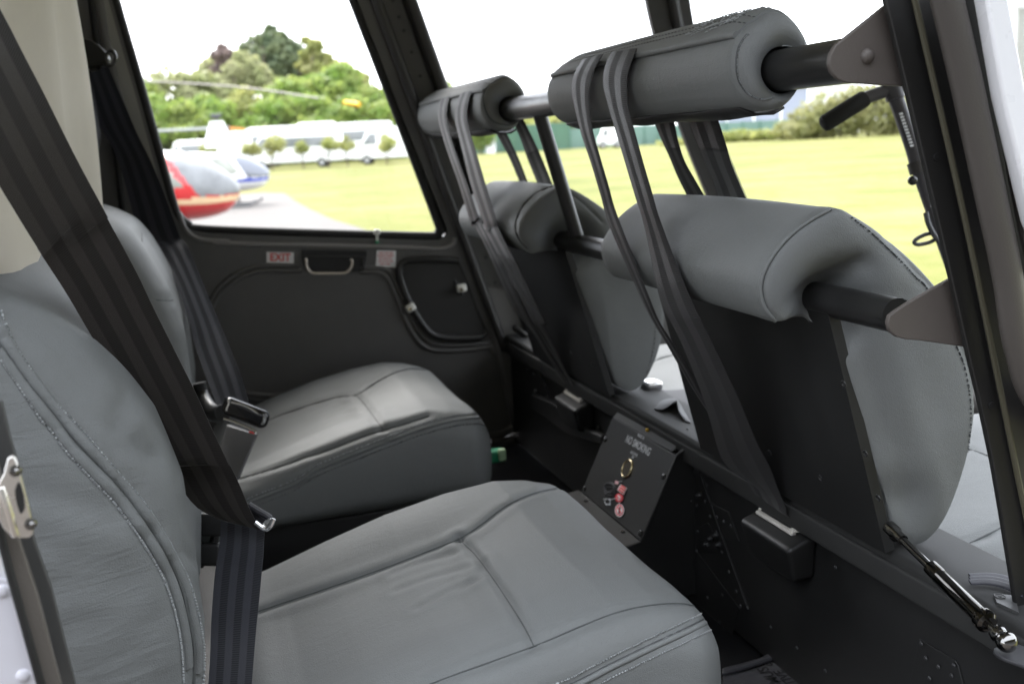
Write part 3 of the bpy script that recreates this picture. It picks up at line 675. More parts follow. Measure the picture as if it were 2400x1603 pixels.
# seams of the near cushion (traced along its surface)
s_in = D((560, 1413), (640, 1385), (760, 1345), (900, 1295), (1000, 1256), (1053, 1236))
s_in2 = D((1053, 1236), (1100, 1205), (1160, 1160), (1220, 1132), (1283, 1117))
s_x = D((1050, 1234), (1090, 1272), (1130, 1325), (1170, 1385), (1205, 1442), (1224, 1481))
s_out = D((985, 1568), (1060, 1540), (1224, 1481), (1330, 1436), (1420, 1402), (1500, 1386), (1570, 1384), (1616, 1398))
for s_ in (s_in, s_in2, s_x, s_out): cu.seam(s_, .0048, .0042, .0020)
for w_ in (D((1045, 1268), (960, 1290), (900, 1312)), D((1075, 1300), (985, 1325), (910, 1352)), D((1098, 1328), (1040, 1350), (960, 1392)), D((1110, 1290), (1090, 1330), (1060, 1350))):
    Q, n_ = cu.trace(w_)
    if Q is not None: cu.groove(Q, .0010, .0045, .0006, .010)
edge_o = D((1240, 1592), (1310, 1566), (1400, 1520), (1500, 1472), (1570, 1440), (1625, 1413))
cu.seam(edge_o, .0022, .0028, .0012, lr=.0006); cu.piping([(x+3, y+9) for x, y in edge_o], .0026)
cu.stitch([(x-4, y-13) for x, y in edge_o]); cu.stitch([(x+8, y+30) for x, y in edge_o], r=.0007)
edge_i = D((612, 1288), (700, 1243), (800, 1190), (900, 1142), (1000, 1098), (1070, 1068), (1120, 1056), (1180, 1054), (1230, 1070), (1262, 1092), (1280, 1112))
cu.stitch([(x, y+8) for x, y in edge_i], .004, .003); cu.seam([(x, y+15) for x, y in edge_i], .0012, .003, .0005, False)
cu.seam(D((1616, 1398), (1640, 1425), (1655, 1465)), .002, .004, .001, False)
cu.build('seat_cushion', near)
bm_ = MB().rbox((0, .885, 0), (.05, .20, .2), .042, 6, (8, 110, 116), deform=lambda V: (lambda W: W)(backrest_deform(V)))
b_v = np.array(bm_.v); b_v[:, 2] = b_v[:, 2]+1.29; bm_.v = [tuple(p) for p in b_v]
bk = Skin(bm_, LM)
stA = zG((440, -60), (480, 0), (560, 90), (680, 230), (860, 440), (970, 600), (1060, 760), (1140, 920), (1190, 1080), (1225, 1250), (1240, 1400), (1232, 1568))
gr = zE((-20, 760), (30, 850), (150, 1010), (300, 1190), (420, 1350))+zG((460, 95), (540, 180), (700, 340), (860, 540), (960, 680), (1050, 850), (1110, 1000), (1150, 1180), (1180, 1350), (1182, 1568))
stA0 = zE((5, 600), (50, 720), (110, 840), (190, 960), (300, 1110))+stA[1:]
stB = zE((0, 900), (70, 1000), (170, 1150), (260, 1280))+zG((290, 0), (400, 150), (540, 300), (700, 470), (850, 680), (960, 860), (1030, 1020), (1080, 1200), (1105, 1380), (1115, 1568))
bk.seam(gr, .0045, .0035, .0010, lr=.0013)
bk.welt(stB, gr, .0043, .95, .0006); bk.welt(gr, stA0, .0040, .95, .0006)
bk.stitch(stA0, r=.00085); bk.stitch(stB, r=.00085)
Q, n_ = bk.trace([(x+9, y) for x, y in stB]);
if Q is not None: bk.groove(Q, .0012, .003)
rid = zE((-10, 525), (60, 570), (180, 680), (330, 780), (400, 850), (470, 980), (550, 1110), (640, 1230), (715, 1320))+zG((720, 285), (860, 420), (960, 560), (1080, 700), (1190, 820))
bk.seam(rid, .0035, .006, .0015, False)
bk.seam(zE((880, 430), (960, 540), (1050, 690), (1130, 850), (1165, 960)), .002, .003, .001, False)
bk.stitch(zE((872, 425), (945, 530), (1035, 690), (1110, 840), (1150, 960)), mi=2)
for w_ in (zG((120, 380), (300, 440), (520, 480), (700, 560)), zG((200, 700), (420, 760), (600, 800), (800, 900)), zG((300, 980), (520, 1010), (740, 1080), (900, 1190)), zG((500, 1180), (700, 1240), (900, 1360)), zG((730, 1400), (860, 1480), (960, 1560)), zG((420, 880), (620, 930), (800, 1010))):
    Q, n_ = bk.trace(w_)
    if Q is not None: bk.groove(Q, .0013, .010, .0009, .018)
for w_ in (zE((755, 1135), (735, 1220), (712, 1320)), zE((740, 1290), (850, 1400), (960, 1500)), zE((830, 1400), (900, 1480))):
    Q, n_ = bk.trace(w_)
    if Q is not None: bk.groove(Q, .003, .005, .001)
bk.mats = [LEAW, THR, THRD]
bk.build('seat_back', near)
MB().rbox((.17, .885, .985), (.20, .185, .038), .006).build('seat_base', BLK2, near, bevel=None)

far = thing('rear_seat', 'grey leather rear seat beside the far door with the EXIT placard', 'seat', (.18, 1.585, .95), 'rear cabin seats')
mb = MB().rbox((XC, 1.585, 0), (.204, .207, .06), .030, 6, (54, 52, 10), deform=cushion_deform(XC, -1))
cf = Skin(mb, LM)
f_in = zT((440, 875), (700, 800), (1010, 695))+zH((530, 1500), (700, 1448), (900, 1370), (1030, 1330), (1180, 1285), (1320, 1240))
f_x = zH((875, 1112), (920, 1160), (980, 1240), (1045, 1330)); f_o = zH((250, 1310), (400, 1240), (600, 1170), (760, 1125), (875, 1112), (980, 1045), (1090, 985), (1200, 953), (1310, 960))
for s_ in (f_in, f_x, f_o): cf.seam(s_, .005, .0055, .0025, lr=.0010)
for w_ in (zH((780, 1170), (860, 1165), (910, 1190)), zH((840, 1215), (900, 1205), (940, 1215)), zH((700, 1260), (840, 1215)), zH((640, 1230), (780, 1180))):
    Q, n_ = cf.trace(w_)
    if Q is not None: cf.groove(Q, .0012, .005, .0007, .011)
e_ = zT((540, 1075), (640, 1030), (860, 945), (1010, 880))+zH((620, 1560), (760, 1500), (1000, 1405), (1250, 1310), (1450, 1255), (1600, 1235), (1660, 1245))
cf.seam([(x, y+6) for x, y in e_], .002, .003, .001, lr=.0009); cf.piping([(x, y+7) for x, y in e_], .0028)
cf.stitch([(x, y-4) for x, y in e_], .005, .004, .0008); cf.stitch([(x, y+21) for x, y in e_], .005, .004, .0008, 2)
cf.build('seat_cushion', far)
bm_ = MB().rbox((0, 1.585, 0), (.05, .205, .2), .042, 6, (6, 40, 44), deform=lambda V: V)
v_ = np.array(bm_.v); v_[:, 1] -= 1.585; v_ = backrest_deform(v_); v_[:, 1] += 1.585; v_[:, 2] += 1.29; bm_.v = [tuple(p) for p in v_]
bf = Skin(bm_, LM)
bf.seam(zE((868, 120), (872, 200), (878, 300), (882, 440)), .003, .004, .001); bf.seam(zE((955, 530), (1020, 535), (1095, 528)), .003, .005, .001)
bf.build('seat_back', far)
MB().rbox((.17, 1.585, .985), (.20, .19, .038), .006).build('seat_base', BLK2, far)

# ================================================================== FRONT SEATS (seen from behind)
K0 = .70
prof_px = D((2047, 1207), (2062, 1228), (2085, 1240), (2120, 1235), (2165, 1180), (2210, 1070), (2232, 950), (2226, 830), (2187, 720), (2110, 620), (2010, 535), (1945, 492), (1905, 478), (1862, 500), (1820, 530), (1785, 566), (1758, 604), (1744, 636), (1741, 664), (1750, 702), (1775, 738), (1806, 736), (1842, 734), (1880, 734), (1910, 735))
PR = np.array([atY(p, K0) for p in prof_px])[:, [0, 2]]
def loopn(P, n):
    Q = np.vstack([spline(P, 6, False), P[:1]]); return resample(Q, 1)[:0] if False else resample(Q, np.sum(np.linalg.norm(np.diff(Q, axis=0), axis=1))/n)[:-1]
LP = loopn(PR, 150); LP = LP[:150] if len(LP) > 150 else LP
CEN = atY(D((2000, 650))[0], K0)[[0, 2]]
def seatback_mesh(y0, y1):
    n = len(LP); rows = []
    # near gusset: rings drawn towards the middle, gently puffed
    for lam in np.linspace(.02, 1, 44):
        P = CEN+(LP-CEN)*lam; b = .007*(1-lam**2)**.6+.002*np.sin(P[:, 0]*60)*np.sin(P[:, 1]*45)*(1-lam)
        rows.append(np.stack([P[:, 0], y0-b+.0*P[:, 0], P[:, 1]], 1))
    Tn = np.roll(LP, -1, 0)-np.roll(LP, 1, 0); nn = np.stack([Tn[:, 1], -Tn[:, 0]], 1); nn /= np.linalg.norm(nn, axis=1, keepdims=True)
    area = np.sum(LP[:, 0]*np.roll(LP[:, 1], -1)-np.roll(LP[:, 0], -1)*LP[:, 1])
    if area < 0: nn = -nn
    # nn points outward; belly between the ends
    for t in np.linspace(0, 1, 40)[1:]:
        y = y0+(y1-y0)*t; rb = .022; e = max(0, (y-(y1-rb))/rb); ins = rb*(1-sqrt(max(0, 1-e*e)))
        e2 = max(0, (y0+.006-y)/.006); ins += .003*(1-sqrt(max(0, 1-e2*e2)))
        P = LP-nn*ins+nn*.003*sin(pi*t)*np.clip((LP[:, 1:2]-1.40)/.03, 0, 1)
        rows.append(np.stack([P[:, 0], np.full(n, y), P[:, 1]], 1))
    for lam in (.75, .5, .2, .02):
        P = CEN+((LP-nn*.022)-CEN)*lam; rows.append(np.stack([P[:, 0], np.full(n, y1+.002), P[:, 1]], 1))
    V = np.vstack(rows); m = len(rows); F = []
    # the side panel tucks in where the lower tube comes out of the padding
    tuck = np.exp(-(((V[:, 0]-.500)/.034)**2+((V[:, 2]-1.404)/.030)**2)**1.2)*np.clip(1-(V[:, 1]-y0)/.075, 0, 1)
    V[:, 1] += .042*tuck
    for i in range(m-1):
        for k in range(n): F.append((i*n+k, i*n+(k+1) % n, (i+1)*n+(k+1) % n, (i+1)*n+k))
    F += [tuple(range(n-1, -1, -1)), tuple((m-1)*n+k for k in range(n))]
    if area > 0: F = [f[::-1] for f in F]
    mb = MB(); mb.add(V, F); return mb
DYS = .62
Y1S = 1.045
def front_back(dy, label, detail):
    t = thing('front_seat', label, 'seat', (.62, .88+dy, 1.1), 'front cabin seats')
    mb = seatback_mesh(K0+dy, Y1S+dy); sk_ = Skin(mb, LM)
    if detail:
        cap = D((1903, 479), (1862, 501), (1820, 531), (1785, 567), (1759, 606), (1746, 640), (1744, 668), (1754, 704), (1778, 734))
        cap = [(x+4, y+2) for x, y in cap]
        sk_.seam(cap, .0035, .003, .0015, lr=.0009); sk_.piping([(x-5, y) for x, y in cap], .0018)
        fe = zM((350, 862), (470, 955), (560, 1040), (640, 1118), (720, 1205), (790, 1280))+zJ((1690, 570), (1735, 700), (1762, 850), (1768, 1000), (1755, 1150), (1745, 1200))
        sk_.stitch([(x-2, y+2) for x, y in fe], .0035, .0028, .0007, 2); sk_.seam([(x+7, y-3) for x, y in fe], .0012, .0025, .0006, False)
        dent = zJ((870, 140), (960, 105), (1040, 72), (1080, 55)); Q, n_ = sk_.trace(dent)
        if Q is not None: sk_.groove(Q, .0055, .011, .001, .03)
        Q, n_ = sk_.trace(zJ((640, 300), (720, 200), (860, 145), (960, 170), (1150, 225), (1330, 255)))
        if Q is not None: sk_.groove(Q, .0015, .010)
        for w_ in (zJ((1030, 430), (1100, 640), (1180, 860), (1290, 1180), (1390, 1440)), zJ((1250, 1470), (1330, 1500), (1390, 1560))):
            Q, n_ = sk_.trace(w_)
            if Q is not None: sk_.groove(Q, .003, .018, .002, .03)
    else:
        cap = zB((1300, 1140), (1200, 1180), (1130, 1240), (1085, 1310), (1065, 1390), (1090, 1470), (1140, 1525))
        sk_.seam(cap, .0035, .004, .0015, lr=.0012); sk_.seam(zB((1400, 1180), (1500, 1260), (1600, 1360)), .002, .003, .001)
        sk_.stitch(zI((1140, 170), (1130, 280), (1110, 380), (1080, 480)), .004, .004, .0008, 2)
    sk_.build('seat_back', t)
    pm = MB(); q = [PB0+np.array([-.0125-(z-1.166)*.265, y+dy, z-1.166]) for y, z in ((K0+.002, 1.402), (Y1S-.008, 1.402), (Y1S-.008, 1.172), (K0-.004, 1.172), (K0-.004, 1.186))]
    pm.prism(q, (.010, 0, .0025))
    if detail:
        for p in zJ((988, 782), (1121, 1208), (535, 1203), (847, 1359), (1200, 1480)): pm.lathe([(.0035, 0), (.0033, .001), (.002, .0012), (.0018, .0004)], onB(p, -.0128), -unit(PBN), 12, 1)
    else:
        for p in zI((785, 237), (625, 330), (755, 400)): pm.lathe([(.0035, 0), (.0033, .001), (.002, .0012)], onB(p, -.0128), -unit(PBN), 12, 1)
    pm.build('back_panel', [BLK, plain('black screw', (.02, .02, .02), .3)], t, bevel=.001)
    cm = MB().rbox((.885, .875+dy, 0), (.235, .19, .05), .028, 5, (40, 40, 8), deform=lambda V: np.stack([V[:, 0], V[:, 1], 1.085+(V[:, 2]+.05)/.1*(.062+.014*np.sin((V[:, 0]+.235)/.47*pi)-.008*np.exp(-(V[:, 1]/.1)**4))], 1))
    cs = Skin(cm, LM)
    if detail:
        cs.seam(zN((425, 690), (470, 702), (535, 728)), .004, .005, .002, lr=.001); cs.seam(zN((290, 1192), (420, 1130), (600, 1042)), .004, .005, .002, lr=.001)
    else: cs.seam(zI((1130, 383), (1180, 362), (1250, 345)), .004, .005, .002, lr=.001)
    cs.build('seat_cushion', t)
    MB().rbox((.84, .875+dy, 1.02), (.255, .19, .064), .006).build('seat_box', BLK, t)
    return t
front_back(0, 'grey leather front seat with black back panel beside the near door post', True)
front_back(DYS, 'grey leather front seat with black back panel beside the far door post', False)

# padded rolls on the upper tube
cap_px = zC((660, 190), (700, 150), (760, 110), (805, 75), (850, 60), (890, 66), (930, 90), (968, 125), (1000, 170), (1028, 220), (1040, 260), (1040, 292), (1010, 400), (975, 500), (950, 560), (935, 605), (890, 655), (850, 672), (780, 668), (700, 640), (650, 590), (620, 530), (598, 470), (588, 400), (592, 320), (615, 245))
PP = np.array([atY(p, .705) for p in cap_px])[:, [0, 2]]
PPc = np.array([.456, 1.593])
def pad_profile(): 
    Q = spline(PP, 4, True); Q = np.vstack([Q, Q[:1]]); L = np.sum(np.linalg.norm(np.diff(Q, axis=0), axis=1)); return resample(Q, L/90)[:-1]
PL = pad_profile()
def pad(y0, y1, label, detail):
    t = thing('headrest_pad', label, 'headrest', (.456, y0, 1.593), 'headrest pads on the upper tube')
    n = len(PL); rows = []
    c = PL.mean(0); R = .0185
    def ring(lam, y):
        P = c+(PL-c)*lam; return np.stack([P[:, 0], np.full(n, y), P[:, 1]], 1)
    rows.append(np.array([[PPc[0]+R*cos(a), y0-.001, PPc[1]+R*sin(a)] for a in [atan2(p[1]-PPc[1], p[0]-PPc[0]) for p in PL]]))
    tubep = rows[0]
    for k, lam in enumerate((.25, .5, .75, .92)):
        o = ring(1, y0); rows.append(tubep*(1-lam)+o*lam+np.array([0, -.007*sin(pi*lam)-.001, 0]))
    for lam, dy in ((.965, .0005), (.99, .003), (1.0, .008)): rows.append(ring(lam, y0+dy))
    for s in np.linspace(0, 1, 26)[1:-1]: rows.append(ring(1+.012*sin(pi*s), y0+.008+(y1-y0-.03)*s))
    for a in np.linspace(0, pi/2, 7): rows.append(ring(1-.16*(1-cos(a)), y1-.022+.022*sin(a)))
    e = rows[-1]; tp = tubep.copy(); tp[:, 1] = y1+.001; rows += [e*.6+tp*.4, tp]
    V = np.vstack(rows); F = []; m = len(rows)
    for i in range(m-1):
        for k in range(n): F.append((i*n+k, i*n+(k+1) % n, (i+1)*n+(k+1) % n, (i+1)*n+k))
    a_ = np.sum(PL[:, 0]*np.roll(PL[:, 1], -1)-np.roll(PL[:, 0], -1)*PL[:, 1])
    if a_ > 0: F = [f[::-1] for f in F]
    mb = MB().add(V, F); s = Skin(mb, LM)
    if detail:
        cs_ = zC((652, 212), (625, 245), (600, 290), (588, 350), (586, 420), (596, 480), (620, 535), (655, 575), (700, 600), (750, 608), (800, 602))
        s.seam(cs_, .0028, .0028, .0012, lr=.0006); s.stitch([(x+4, y) for x, y in cs_], .0035, .003, .0006)
        ci = zC((930, 284), (880, 278), (830, 300), (785, 350), (758, 410), (748, 470), (752, 530), (775, 580), (805, 600))
        s.stitch(ci, .003, .0025, .0006)
    else:
        s.seam(zB((880, 545), (870, 600), (878, 660), (900, 715), (950, 755), (1030, 770)), .003, .004, .0015, lr=.0012)
    PCO = s.build('pad_cover', t)
    # folded cover flap over the top of the roll, with its rows of stitching
    ang = np.arctan2(PL[:, 1]-c[1], -(PL[:, 0]-c[0]))          # 0 points aft, +90 degrees straight up
    o_ = np.argsort(ang); a_s, P_s = ang[o_], PL[o_]; aa = np.linspace(radians(38), radians(168), 26)
    pr_ = np.stack([np.interp(aa, a_s, P_s[:, k]) for k in (0, 1)], 1); dr = pr_-c; dr = dr/np.linalg.norm(dr, axis=1, keepdims=True)
    ysf = np.linspace(y0+.004, y1-.012, 30); fm = MB(); V = []
    def fp(i, y, h):
        s_ = (y-y0)/(y1-y0); e = min(1, (y-y0-.003)/.012, (y1-.006-y)/.03); p = c+(pr_[i]-c)*(1+.012*sin(pi*s_))+dr[i]*(h*max(.15, e)**.5); return np.array([p[0], y, p[1]])
    for h in (.0052, -.001):
        for y in ysf:
            for i in range(26): V.append(fp(i, y, h))
    M_ = 30*26; F = []
    for j in range(29):
        for i in range(25): a = j*26+i; F += [(a, a+1, a+27, a+26), (M_+a, M_+a+26, M_+a+27, M_+a+1)]
        F += [(j*26, j*26+26, M_+j*26+26, M_+j*26), (j*26+25, M_+j*26+25, M_+j*26+51, j*26+51)]
    F += [tuple(range(26))+tuple(M_+i for i in range(25, -1, -1)), tuple(29*26+i for i in range(25, -1, -1))+tuple(M_+29*26+i for i in range(26))]
    fm.add(V, F); fm.tube([fp(0, y, .0022) for y in ysf], .0030, 10)
    def sew(P, mi, Ls=.0036, gp=.0030, r=.00045):
        P = resample(P, .0006); k = int(Ls/.0006); g_ = int(gp/.0006); q = 0
        while q+k < len(P): fm.tube([P[q], P[q+k//2]+np.array([0, 0, .0003]), P[q+k]], [r*.7, r, r*.7], 6, mi); q += k+g_
    for i in (4, 7): sew([fp(i, y, .0056) for y in ysf], 2)
    if detail:
        def at_(u, v): return fp(int(round(np.clip(u, 0, 25))), y0+.006+v, .0058)
        for u0, v0, u1, v1 in ((3, .09, 12, .055), (12, .055, 5, .03), (5, .03, 14, .012), (2, .075, 9, .012), (9, .012, 12, .085), (4, .055, 13, .04), (3, .09, 7, .012), (11, .09, 4, .045), (6, .09, 13, .03), (2, .05, 6, .012), (8, .09, 10, .03)):
            sew([at_(u0+(u1-u0)*f, v0+(v1-v0)*f) for f in np.linspace(0, 1, 12)], 1, .0042, .0018, .0005)
    fm.build('pad_flap', LM, PCO, sharp=50)
    fl = MB(); z0 = PL[:, 1].min(); xs = PL[PL[:, 1].argmin(), 0]
    rr = [[(xs-.018, y, z0+.004+.001*sin(y*60)), (xs-.004, y, z0-.0022-.0016*sin(y*41+1)), (xs+.012, y, z0-.002+.001*sin(y*35)), (xs+.022, y, z0+.003)] for y in np.linspace(y0+.018, y1-.02, 30)]
    fl.add(np.array(rr).reshape(-1, 3), [(i*4+k, i*4+k+1, (i+1)*4+k+1, (i+1)*4+k) for i in range(29) for k in range(3)])
    fl.build('fastening_strip', RUB, PCO, solid=.002)
    return t
pad(.712, 1.145, 'large grey leather headrest pad on the upper tube nearest the near door post', True)
pad(1.415, 1.85, 'grey leather headrest pad on the upper tube close against the far door post', False)
# ================================================================== BELTS
def ribbonX(Lp, Rp, xs, th=.0016, xr=None):
    def prm(P): s = np.r_[0, np.cumsum(np.linalg.norm(np.diff(P, axis=0), axis=1))]; return s/s[-1]
    t = np.linspace(0, 1, 70)
    def ev(P): q = spline(np.array(P, float), 10); s = prm(q); return np.stack([np.interp(t, s, q[:, k]) for k in range(2)], 1)
    L2, R2 = ev(Lp), ev(Rp); kn = np.linspace(0, 1, len(xs)) if len(xs) != 13 else np.array([0, .035, .09, .2, .3, .4, .48, .56, .66, .76, .85, .93, 1.0]); X = np.interp(t, kn, xs); X2 = X if xr is None else np.interp(t, np.linspace(0, 1, len(xr)), xr)
    return strap_rows([atX(p, x) for p, x in zip(L2, X)], [atX(p, x) for p, x in zip(R2, X2)], th)
# near rear belt
nb = thing('seat_belt', 'wide black seat belt slanting across the nearest rear seat back', 'seat belt', (0, .8, 1.2), 'rear seat belts')
nl = [(-160, 120), (-70, 305)]+zA((0, 1140), (60, 1240), (150, 1390), (260, 1565))+zE((230, 220), (400, 480), (530, 700), (620, 850), (740, 1060), (860, 1270), (1040, 1565))+zG((1000, 190), (1110, 380), (1200, 490), (1310, 552))
nr = [(-70, -120), (-30, -36)]+zA((0, 60), (60, 170), (130, 310), (250, 540), (360, 760), (450, 940), (540, 1110), (660, 1330))+zE((640, 0), (700, 110), (840, 370), (930, 560), (1010, 720), (1110, 920), (1190, 1080), (1290, 1300), (1415, 1565))+zG((1350, 130), (1450, 330), (1500, 450), (1560, 580), (1612, 632))
ribbon(nl, nr, [(.52, .545), (.58, .60), (.66, .67), (.75, .76), (.835, .845)]).build('shoulder_strap', WEB, nb, sharp=60)
ll = zG((1345, 572), (1340, 700), (1310, 900), (1290, 1150), (1280, 1400), (1268, 1600)); lr_ = zG((1612, 632), (1605, 780), (1600, 830), (1580, 1050), (1560, 1250), (1532, 1600))
ribbon(ll, lr_, [(.86, .852), (.85, .84), (.83, .825), (.81, .815), (.795, .80)]).build('lap_strap', WEBL, nb, sharp=60)
tl = MB(); a, b, c, d = [atD(p, .838) for p in zT((622, 1268), (710, 1330), (760, 1300), (790, 1235))]
tl.tube(spline([a, b, c, d], 6), .0022, 10); tl.tube([atD(p, .842) for p in zT((700, 1292), (755, 1235))], .0018, 8)
tl.tube([atD(p, .846) for p in zT((560, 1110), (640, 1160), (720, 1205), (760, 1235))], .0032, 10, 1); tl.prism([atD(p, .848) for p in zT((555, 1110), (620, 1262), (700, 1295), (765, 1240), (640, 1150))], unit(Fv)*.004, 1)
tl.build('belt_tongue', [CHR, plain('dark tongue plastic', (.022, .022, .026), .35)], nb)
# far rear belt
fb = thing('seat_belt', 'blue black seat belt hanging from its guide loop beside the far window', 'seat belt', (0, 1.7, 1.3), 'rear seat belts')
fl_ = zV((140, 372), (200, 560), (270, 760), (400, 1000))+[(329, 560)]+zE((940, 200), (1060, 400), (1150, 640), (1195, 820), (1290, 1080), (1330, 1180)); fr_ = zV((325, 300), (420, 520), (540, 800), (640, 1000), (750, 1270))+[(424, 560)]+zE((1150, 200), (1290, 540), (1400, 800), (1480, 1000), (1530, 1170), (1550, 1230))
ribbon(fl_, fr_, [(1.60, 1.62), (1.64, 1.66), (1.63, 1.66), (1.58, 1.62), (1.52, 1.56)]).build('shoulder_strap', WEBB, fb, sharp=60)
ribbon([(190, 150)]+zV((120, 420), (150, 640), (185, 900), (207, 1225)), zV((200, 340), (262, 740), (270, 830), (250, 950), (224, 1230)), [(1.60, 1.60), (1.57, 1.6), (1.55, 1.58), (1.5, 1.5)]).build('lower_strap', WEBB, fb, sharp=60)
gd = MB(); gp = spline([atD(p, 1.60) for p in zV((60, 95), (110, 90), (170, 98), (215, 118), (265, 155), (305, 200), (322, 240), (305, 268), (230, 290), (110, 315), (60, 320))], 4, True); gd.prism(gp, unit(Fv)*.014)
gd.build('belt_guide', plain('olive black guide plastic', (.020, .020, .017), .4), fb, bevel=.004)
gr_ = MB(); gr_.tube([atD(zV((345, 240))[0], 1.595)+(Rv*cos(a)*.0075+Uv*sin(a)*.0115) for a in np.linspace(0, 2*pi, 20)[:-1]], .003, 8, closed=True); gr_.build('guide_ring', plain('dark guide ring', (.05, .05, .05), .25), fb)
# lift lever buckle between the rear seats
bu = thing('seat_belt_buckle', 'chrome lift lever buckle standing on a grey plastic stalk between the rear seats', 'belt buckle', tuple(atD(zT((450, 870))[0], 1.3)))
st = MB(); st.prism([atD(p, q) for p, q in zip(zT((352, 372), (632, 462), (455, 878), (300, 1000), (215, 860)), (1.33, 1.33, 1.27, 1.26, 1.27))], unit(Fv)*.012); st.build('stalk', plain('grey stalk plastic', (.045, .045, .047), .5, grain=.4), bu, bevel=.002)
rb_ = MB(); A_, B_ = atD(zT((385, 205))[0], 1.33), atD(zT((680, 320))[0], 1.33); sd = unit(B_-A_); dn = unit(np.cross(sd, Fv))
rb_.rbox((A_+B_)/2+dn*.004*0, (.033, .010, .0125), .0095, 5, M=np.stack([sd, unit(Fv), dn], 1)); rb_.build('buckle_body', plain('glossy black buckle', (.012, .012, .014), .18), bu, sharp=60)
cp = MB()
for pts in (zT((378, 135), (380, 180), (365, 215), (358, 245)), zT((706, 270), (706, 320), (698, 350), (682, 372))): cp.tube(spline([atD(p, 1.322) for p in pts], 5), .0024, 10)
cp.tube(spline([atD(p, 1.322) for p in zT((400, 172), (470, 188), (540, 212), (610, 250), (672, 290))], 5), .0016, 8)
cp.tube(spline([atD(p, 1.322) for p in zT((330, 322), (400, 345), (520, 395), (628, 442))], 5), .0024, 10); cp.build('chrome_edge', CHR, bu)
rd = MB(); rd.tube([atD(p, 1.321) for p in zT((565, 438), (612, 452))], .0015, 8); rd.build('release_mark', RED, bu)
kn = MB(); kn.tube(spline([atD(p, q) for p, q in zip(zT((95, -10), (120, 100), (180, 210), (250, 270), (320, 268)), (1.42, 1.42, 1.4, 1.38, 1.36))], 6), .012, 14, flat=(unit(Fv), .6)); kn.build('strap_sleeve', BLK2, bu)
# low clutter between the rear seats: buckle block and cable
cl_ = thing('buckle_socket', 'small dark buckle socket with cable low between the two rear seats', 'belt buckle', tuple(atD((495, 1260), 1.05)))
c_ = MB(); c_.rbox(atD(zG((1255, 640))[0], 1.06), (.016, .012, .020), .006, 3, M=np.stack([Rv, Fv, Uv], 1)); c_.build('socket_body', plain('grey socket', (.10, .11, .11), .4), cl_)
c_ = MB(); c_.tube(spline([atD(p, 1.05) for p in zG((1330, 585), (1300, 600), (1310, 660), (1295, 720), (1250, 760), (1215, 850))], 6), .0045, 10); c_.rbox(atD(zG((1265, 770))[0], 1.05), (.016, .010, .012), .004, 3, M=np.stack([Rv, Fv, Uv], 1)); c_.rbox(atD(zG((1305, 590))[0], 1.045), (.012, .01, .012), .003, 2, M=np.stack([Rv, Fv, Uv], 1)); c_.build('socket_cable', BLK2, cl_)

# shoulder harnesses of the front seats, draped over the pads and running to the reels behind
def harness(name_label, parts, loc):
    t = thing('shoulder_harness', name_label, 'seat belt', loc, 'front seat shoulder harnesses')
    for nm, mb in parts: mb.build(nm, WEBF, t, sharp=60)
    return t
wL = zB((1655, 325), (1625, 385), (1608, 440), (1606, 520), (1636, 650), (1680, 800), (1740, 1000), (1800, 1200), (1860, 1400))+zI((1170, 0), (1290, 250), (1400, 520), (1470, 730), (1530, 940), (1590, 1035), (1720, 1130))+zK((700, 95), (770, 212), (778, 225))
wR = zB((1812, 298), (1790, 350), (1765, 420), (1750, 500), (1755, 650), (1790, 780), (1850, 1000), (1900, 1170), (1960, 1370))+zI((1355, 0), (1500, 300), (1640, 590), (1750, 860), (1829, 1010))+zJ((590, 1440), (640, 1560))+zK((895, 270), (950, 330), (955, 342))
nL = zB((1478, 368), (1440, 430), (1415, 500), (1412, 560), (1430, 660), (1470, 820), (1530, 1000), (1590, 1200), (1650, 1400))+zI((1055, 0), (1130, 150), (1210, 280), (1290, 420), (1380, 570), (1480, 720))
nR = zB((1604, 335), (1570, 390), (1535, 470), (1522, 560), (1520, 650), (1540, 800), (1590, 980), (1640, 1150), (1690, 1320))+zI((1105, 0), (1165, 140), (1245, 270), (1335, 420), (1420, 570), (1510, 715))
f1L = zC((20, 600), (75, 720), (120, 830), (180, 960), (230, 1080), (290, 1200)); f1R = zC((150, 600), (200, 710), (230, 850), (270, 980), (330, 1090), (400, 1210))
f2L = zC((245, 610), (285, 705), (340, 850), (400, 1000), (440, 1090), (480, 1210)); f2R = zC((430, 610), (465, 700), (492, 780), (530, 900), (562, 1010), (602, 1110), (655, 1230))
XS = [.432, .417, .416, .417, .419, .421, .424, .428, .440, .470, .505, .540, .562]
harness('dark grey harness webbing over the large headrest pad nearest the camera', [
    ('strap', ribbonX(wL, wR, [.416, .4065, .405, .407, .412, .420, .423, .428, .446, .480, .515, .548, .564])),
    ('strap', ribbonX(nL, nR, [.416, .4065, .405, .407, .412, .419, .421, .424, .428, .436, .450, .470, .495])),
    ('strap', ribbonX(f1L, f1R, [.482, .492, .50, .52, .54])), ('strap', ribbonX(f2L, f2R, [.482, .492, .50, .53, .56])),
    ('strap', ribbonX(zK((660, 70), (690, 130), (745, 200), (775, 235), (800, 255)), zK((760, 95), (800, 180), (860, 250), (905, 300), (930, 330)), [.548, .556, .562, .566, .568]))], (.43, .95, 1.5))
